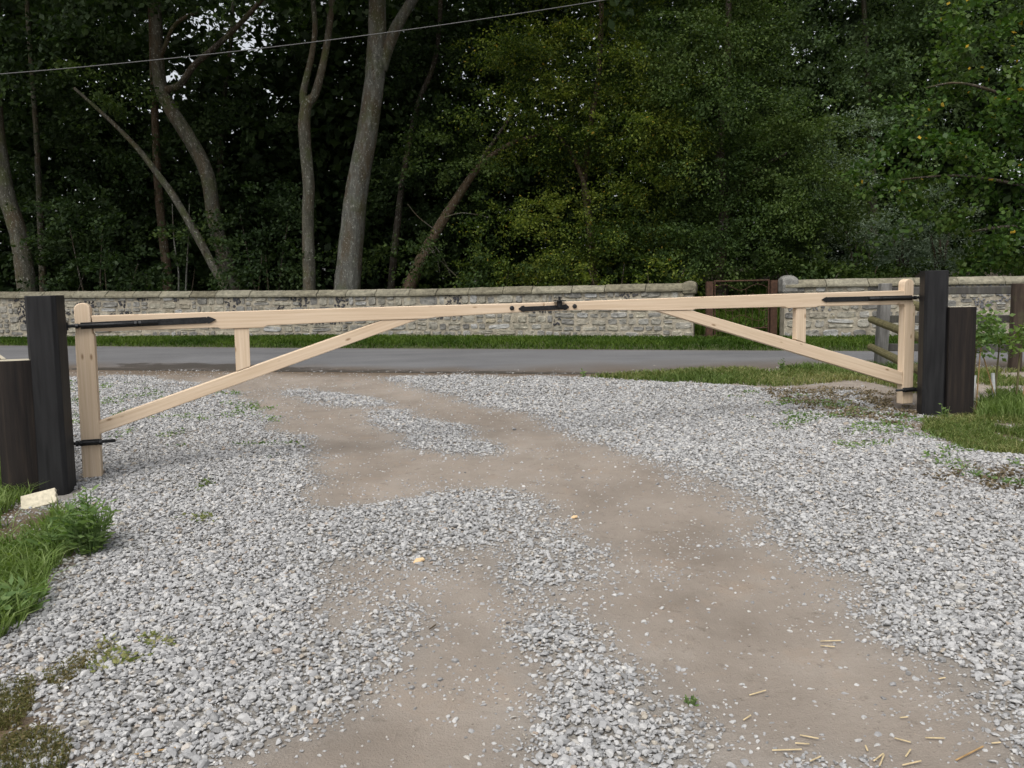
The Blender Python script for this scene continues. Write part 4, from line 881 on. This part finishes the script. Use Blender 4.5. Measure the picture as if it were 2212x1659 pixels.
# maple overhanging at the right
t = tree('large leaved maple with a few yellow leaves at the right edge', (2260, 640, 16.8), 'maple_tree')
trunk(t, [(2330, DEEP, .2, 16.8), (2320, 500, .18, 16.8), (2310, 250, .14, 16.8), (2300, -50, .09, 16.8)], BARK_GREY, n=10)
for s in ([(2318, 450), (2200, 400), (2060, 380), (1930, 390)], [(2312, 300), (2200, 220), (2080, 180), (2000, 190)], [(2318, 520), (2200, 490), (2100, 500)]):
    trunk(t, [(x, y, .05 - .013 * i, 16.7 - .1 * i) for i, (x, y) in enumerate(s)], BARK_DARK, 'branch', 7)
crown(t, [E_(2080, 240, 16.4, 1.1, .85, 1.0), E_(1980, 370, 16.3, 1.15, .55, .9), E_(2150, 430, 16.5, 1.0, 1.0, 1.0), E_(2160, 110, 16.8, 1.1, .9, 1.0), E_(2040, 480, 16.6, .7, .40, .7), E_(2190, 560, 16.7, .8, .45, .8), E_(2270, 300, 16.8, 1.0, 2.0, 1.2), E_(1920, 330, 16.2, .4, .3, .4)], L_MAPLE, .11, 2.4, .55, .8)
# understorey bushes
for k, (lab, mt, sz, es) in enumerate((
  ('dark elder bush under the left trunks', L_DARK, .11, [E_(200, 500, 20.6, 1.3, .9, 1.0), E_(240, 580, 20.0, 1.3, .5, .8)]),
  ('dark green bush between the leaning trunks and the slender trunk', L_DARK, .10, [E_(570, 470, 20.6, 1.0, 1.0, 1.0), E_(590, 560, 19.6, .9, .6, .7), E_(545, 560, 19.5, .8, .55, .7)]),
  ('dark bush low behind the wall left of the bowed trunk gap', L_DARK, .11, [E_(130, 590, 21, .9, .5, .7), E_(330, 600, 20.4, .9, .4, .7), E_(400, 590, 20.2, .5, .4, .5)]),
  ('low bush behind the wall under the hazel', L_DENSE, .085, [E_(1080, 590, 18.6, 1.1, .32, .6), E_(1180, 600, 18.3, .9, .25, .5)]),
  ('low bush behind the wall under the yellow green thorn', L_HAW, .08, [E_(1330, 580, 18.0, .9, .4, .6), E_(1420, 590, 17.7, .6, .35, .5)]),
  ('low dark bush on the right bank under the willows', L_DENSE, .09, [E_(1760, 590, 17.6, .9, .28, .6), E_(2100, 570, 17.8, 1.2, .32, .7), E_(1880, 585, 18.6, .8, .25, .5)]))):
    b0 = es[0][0]; t = thing('bush', (b0.x, b0.y, float(gz(b0.x, b0.y))), lab, 'bush')
    for q in range(4):
        e = es[q % len(es)][0]; z_ = float(gz(e.x, e.y)); MB().tube([(e.x + .1 * q - .15, e.y, z_ - .05), (e.x + .25 * q - .4, e.y, (z_ + e.z) / 2 + .1), (e.x + .4 * q - .6, e.y + .1, e.z + .1)], [.025, .018, .008], 5).make('stem', BARK_DARK, t)
    crown(t, es, mt, sz, 2.2, .45)
# pale saplings at the left
for k, (x0, lab) in enumerate(((384, 'left one of two pale thin saplings behind the wall'), (401, 'right one of two pale thin saplings behind the wall'))):
    t = tree(lab, (x0, 640, 19.9), 'sapling', 'pale thin saplings')
    trunk(t, [(x0, DEEP, .022, 19.9), (x0 + 2, 590, .020, 19.9), (x0 - 8 + 14 * k, 520, .016, 19.9), (x0 - 12 + 20 * k, 440, .008, 19.9)], BARK_ASH, n=6)
    crown(t, [E_(x0 - 10 + 18 * k, 520, 19.9, .35, .5, .3, .5)], L_DARK, .09, 1.5, .35)
# the wood behind: a mass nobody could count
P = []; D = []
def slab(n, x0, x1, y0, y1, z0, z1, keepf=None):
    nc = n // 30; C = np.stack([rng.uniform(x0, x1, nc), rng.uniform(y0, y1, nc), rng.uniform(z0, z1, nc)], 1)
    if keepf is not None: C = C[keepf(C)]
    nc = len(C); p = C[:, None, :] + rng.normal(0, .42, (nc, 30, 3)); P.append(p.reshape(-1, 3))
def gap(C):                                        # thin part of the far canopy, where the sky comes through
    ax_ = C[:, 0] / C[:, 1]; el = (C[:, 2] - EYE) / C[:, 1]; g = 0
    for (a0, e0, sa, se, k) in ((-.300, .300, .028, .045, 1.0), (-.345, .31, .04, .035, .8), (-.385, .245, .03, .028, .8), (-.355, .165, .022, .014, .75), (-.52, .25, .02, .02, .6), (.07, .195, .04, .014, .55), (.15, .165, .02, .02, .6), (.62, .335, .02, .02, .9)):
        g = np.maximum(g, k * np.exp(-(((ax_ - a0) / sa) ** 2 + ((el - e0) / se) ** 2)))
    return rng.uniform(0, 1, len(C)) > g * 1.5
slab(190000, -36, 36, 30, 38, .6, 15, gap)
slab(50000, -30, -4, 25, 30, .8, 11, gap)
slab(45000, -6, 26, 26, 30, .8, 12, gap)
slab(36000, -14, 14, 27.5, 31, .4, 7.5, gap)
slab(130000, -34, 34, 18.5, 42, 10, 16, lambda C: C[:, 2] > 1.6 + C[:, 1] * .345)  # unseen canopy roof above the frame, added to keep the wood's interior dark
P = np.concatenate(P); D = rng.normal(size=P.shape) * np.array([1, 1, .7])
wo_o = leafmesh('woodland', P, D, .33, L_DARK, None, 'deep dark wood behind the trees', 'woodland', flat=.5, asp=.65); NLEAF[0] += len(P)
print('leaves', NLEAF[0])

# ------------------------------------------------------------------ plants near the posts
def weed_plant(c, h, n, spread, label, leaf=.07, mat=L_WEED, name='weed'):
    z0 = float(gz(*c)); t = thing(name, (c[0], c[1], z0), label, 'plant'); PP, DD = [], []; st = MB()
    for k in range(n):
        a = random.uniform(0, 6.283); r = spread * random.random() ** .6; hh = h * random.uniform(.55, 1.0) * (1 - .35 * r / spread)
        b0 = np.array([c[0] + .4 * r * math.cos(a), c[1] + .4 * r * math.sin(a), z0 - .02]); tp = np.array([c[0] + r * math.cos(a), c[1] + r * math.sin(a), z0 + hh])
        st.tube([b0, b0 * .45 + tp * .55 + np.array([0, 0, .02]), tp], [.004, .003, .0015], 4, cap=False)
        for q in range(int(hh / .012)):
            f = .12 + .88 * random.random(); an = random.uniform(0, 6.283); PP.append(b0 * (1 - f) + tp * f); DD.append((math.cos(an), math.sin(an), random.uniform(.0, .9)))
    st.make('stems', mat, t); leafmesh('leaves', np.array(PP), np.array(DD), leaf, mat, t, flat=.8, asp=.30, kind=None); return t
c = gnd(195, 1190); weed_plant((c.x, c.y), .46, 34, .17, 'leafy green weed in front of the left gate stile', .062)
c = gnd(120, 1190); weed_plant((c.x, c.y), .20, 26, .22, 'lower green weed beside the tall leafy weed', .055)
c = gnd(30, 1330); weed_plant((c.x, c.y), .16, 26, .20, 'broad leaved green weed at the left frame edge', .075)
c = gnd(1493, 1518); weed_plant((c.x, c.y), .035, 9, .03, 'single bright green seedling on the bare earth at the bottom', .022)
c = gnd(2033, 900); weed_plant((c.x, c.y - .06), .20, 5, .06, 'small weed at the foot of the right black post', .05)
for (px, py, hh, lab) in ((1260, 815, .14, 'tiny seedling at the lane edge'), (1690, 803, .22, 'upright weed at the lane edge below the right brace')):
    c = gnd(px, py); weed_plant((c.x, c.y), hh, 5, .06, lab, .06)
# saplings behind the right sleeper: canes, guards, stems
def young(cx_, cy_, hgt, lab, guard, cane_top, foliage, mat=L_WEED):
    z0 = float(gz(cx_, cy_)); t = thing('young_sapling', (cx_, cy_, z0), lab, 'sapling', 'young saplings behind the right sleeper')
    MB().tube([(cx_, cy_, z0 - .03), (cx_ + .01, cy_, z0 + hgt * .5), (cx_ + .03, cy_, z0 + hgt)], [.012, .010, .005], 6).make('stem', POLEW, t)
    if guard: MB().tube([(cx_, cy_, z0 + .0), (cx_ + guard[0], cy_, z0 + guard[1])], .018, 10).make('tree_guard', TUBEM, t, smooth=True)
    if cane_top: MB().tube([(cx_ + .03, cy_ - .03, z0 - .03), (cx_ + cane_top[0], cy_ - .03, z0 + cane_top[1])], .006, 6).make('cane', CANE, t)
    PP, DD = [], []
    for (dx, dz, rr, n_) in foliage:
        q = rng.normal(0, 1, (n_, 3)) * rr * .55 + np.array([cx_ + dx, cy_, z0 + dz]); PP.append(q); DD.append(rng.normal(0, 1, (n_, 3)) * [1, 1, .5])
    leafmesh('leaves', np.concatenate(PP), np.concatenate(DD), .06, mat, t, flat=.7, asp=.6, kind=None)
young(4.62, 8.30, .72, 'young sapling in a pale guard nearest the right sleeper', (.02, .36), (.05, .62), [(.13, .85, .17, 260), (.05, .70, .12, 90)])
young(4.98, 8.52, .70, 'young sapling in a pale guard in the middle of the three', (-.03, .34), (-.20, .66), [(-.05, .72, .14, 130)])
young(5.16, 8.45, .78, 'young sapling with a mossy stem nearest the frame edge', None, (.10, .5), [(.02, .66, .11, 90), (.10, .80, .10, 80), (-.1, .62, .1, 60)], L_GRASS)

# ------------------------------------------------------------------ small loose things
def flat_bit(name, px, py, l, w, h, ang, mat, label, cat, group=None):
    c = gnd(px, py); z = float(gz(c.x, c.y)) + h / 2 + .008; a = rad(ang)
    o = MB().box((c.x, c.y, z), (math.cos(a), math.sin(a), .04), (-math.sin(a), math.cos(a), 0), Z3, l, w, h).make(name, mat); bevel(o, min(h, w) * .25, 1); return tag(o, label, cat, group)
def chip(px, py, l, w, ang, label):
    c = gnd(px, py); z = float(gz(c.x, c.y)) + .006; a = rad(ang); x_ = np.array([math.cos(a), math.sin(a), .08]); y_ = np.array([-math.sin(a), math.cos(a), .05])
    o = MB().prism([(-l/2, -w*.4), (l*.1, -w/2), (l/2, -w*.1), (l*.35, w*.45), (-l*.2, w*.5)], (c.x, c.y, z), x_, y_, UP, .008).make('wood_chip', CHIP); return tag(o, label, 'wood chip')
chip(905, 1213, .062, .05, 10, 'pale orange wood chip on the gravel left of centre')
chip(1241, 1116, .04, .035, -10, 'small pale wood chip at the gravel edge right of centre')
flat_bit('fallen_leaf', 1070, 785, .16, .10, .006, 5, m_plain('yellow_leaf', (.55, .40, .05), .6, .2), 'yellow fallen leaf on the lane', 'leaf')
SX = [(1795, 1375, .085, -4), (1788, 1386, .055, -20), (1637, 1487, .075, 22), (1614, 1545, .045, 40), (1748, 1588, .06, -28), (1733, 1605, .045, -14), (1700, 1620, .095, -3), (1762, 1640, .05, 28), (1950, 1593, .05, -38), (2020, 1588, .06, -10), (1953, 1540, .03, 4), (1970, 1645, .07, 14), (1905, 1640, .07, 55), (1898, 1633, .06, 38), (1962, 1622, .05, 48), (1872, 1612, .03, 80), (2035, 1460, .03, 14), (2152, 1602, .03, 4)]
SL = {0: 'longer straw of the pair on the right wheel track', 1: 'shorter straw of the pair on the right wheel track', 2: 'straw stalk lying diagonally beside white stones right of the seedling', 3: 'short straw below the diagonal stalk near the seedling', 6: 'longest straw at the bottom edge, left of the scattered straw', 10: 'single straw on bare earth above the bottom right scatter', 16: 'tiny straw beside the gravel edge on the right wheel track'}
for k, (px, py, l, an) in enumerate(SX): flat_bit('straw_stalk', px, py, l, .0048, .0035, an, STRAW, SL.get(k, 'short straw stalk in the loose scatter at the bottom right'), 'straw', 'straw stalks')
flat_bit('twig', 2095, 1623, .14, .005, .005, 28, CANE, 'brown twig on the bare earth at the bottom right corner', 'twig')
flat_bit('twig', 935, 1363, .05, .006, .005, 60, BARK_BROWN, 'dark twig on the earth between the gravel strips', 'twig')
flat_bit('twig', 340, 1640, .14, .005, .004, 12, CANE, 'brown twig on the gravel at the bottom left', 'twig')
STN = [stone_mesh(500 + k, .55) for k in range(5)]
for k, (px, py, s, lab) in enumerate(((1963, 1443, .019, 'squarish grey stone on the right wheel track near the gravel edge'), (1980, 1335, .016, 'pale loose stone beside the straw pair on the right wheel track'),
   (1866, 1636, .020, 'grey stone lying among the straw at the bottom right'), (1725, 1640, .018, 'grey stone at the bottom edge left of the straw heap'),
   (1660, 1188, .022, 'white angular stone on the bare track below the right gravel edge'), (1812, 1222, .020, 'loose stone just off the right gravel bank'),
   (808, 1378, .022, 'dark slab stone on the left gravel beside the earth strip'), (560, 1625, .028, 'long pale stone at the bottom edge of the left gravel'),
   (380, 1275, .026, 'largest flat stone on the left gravel below the weeds'), (1060, 1148, .024, 'stone at the fork of the central gravel patch'),
   (1440, 1035, .032, 'loose stone on the track right of the gravel island'), (1110, 930, .030, 'loose stone on the track above the gravel island'))):
    c = gnd(px, py); o = bpy.data.objects.new('loose_stone', STN[k % 5]); COL.objects.link(o)
    o.location = (c.x, c.y, float(gz(c.x, c.y)) + s * .10); o.scale = (s,) * 3; o.rotation_euler = (.1, .1, k * 1.3)
    tag(o, lab, 'stone', 'larger loose stones')
# overhead cable
ca = at(-160, 183, 14); cb = at(1500, -22, 14); cp = []
for k in range(25):
    f = k / 24; q = ca.lerp(cb, f); cp.append((q.x, q.y, q.z - .16 * 4 * f * (1 - f) + .08))
far_a = np.array(cp[0]) + (np.array(cp[0]) - np.array(cp[1])) * 30; far_b = np.array(cp[-1]) + (np.array(cp[-1]) - np.array(cp[-2])) * 30
tag(MB().tube([far_a] + cp + [far_b], .0065, 6).make('overhead_cable', CABLE), 'thin grey cable slung across the upper left of the wood', 'cable')
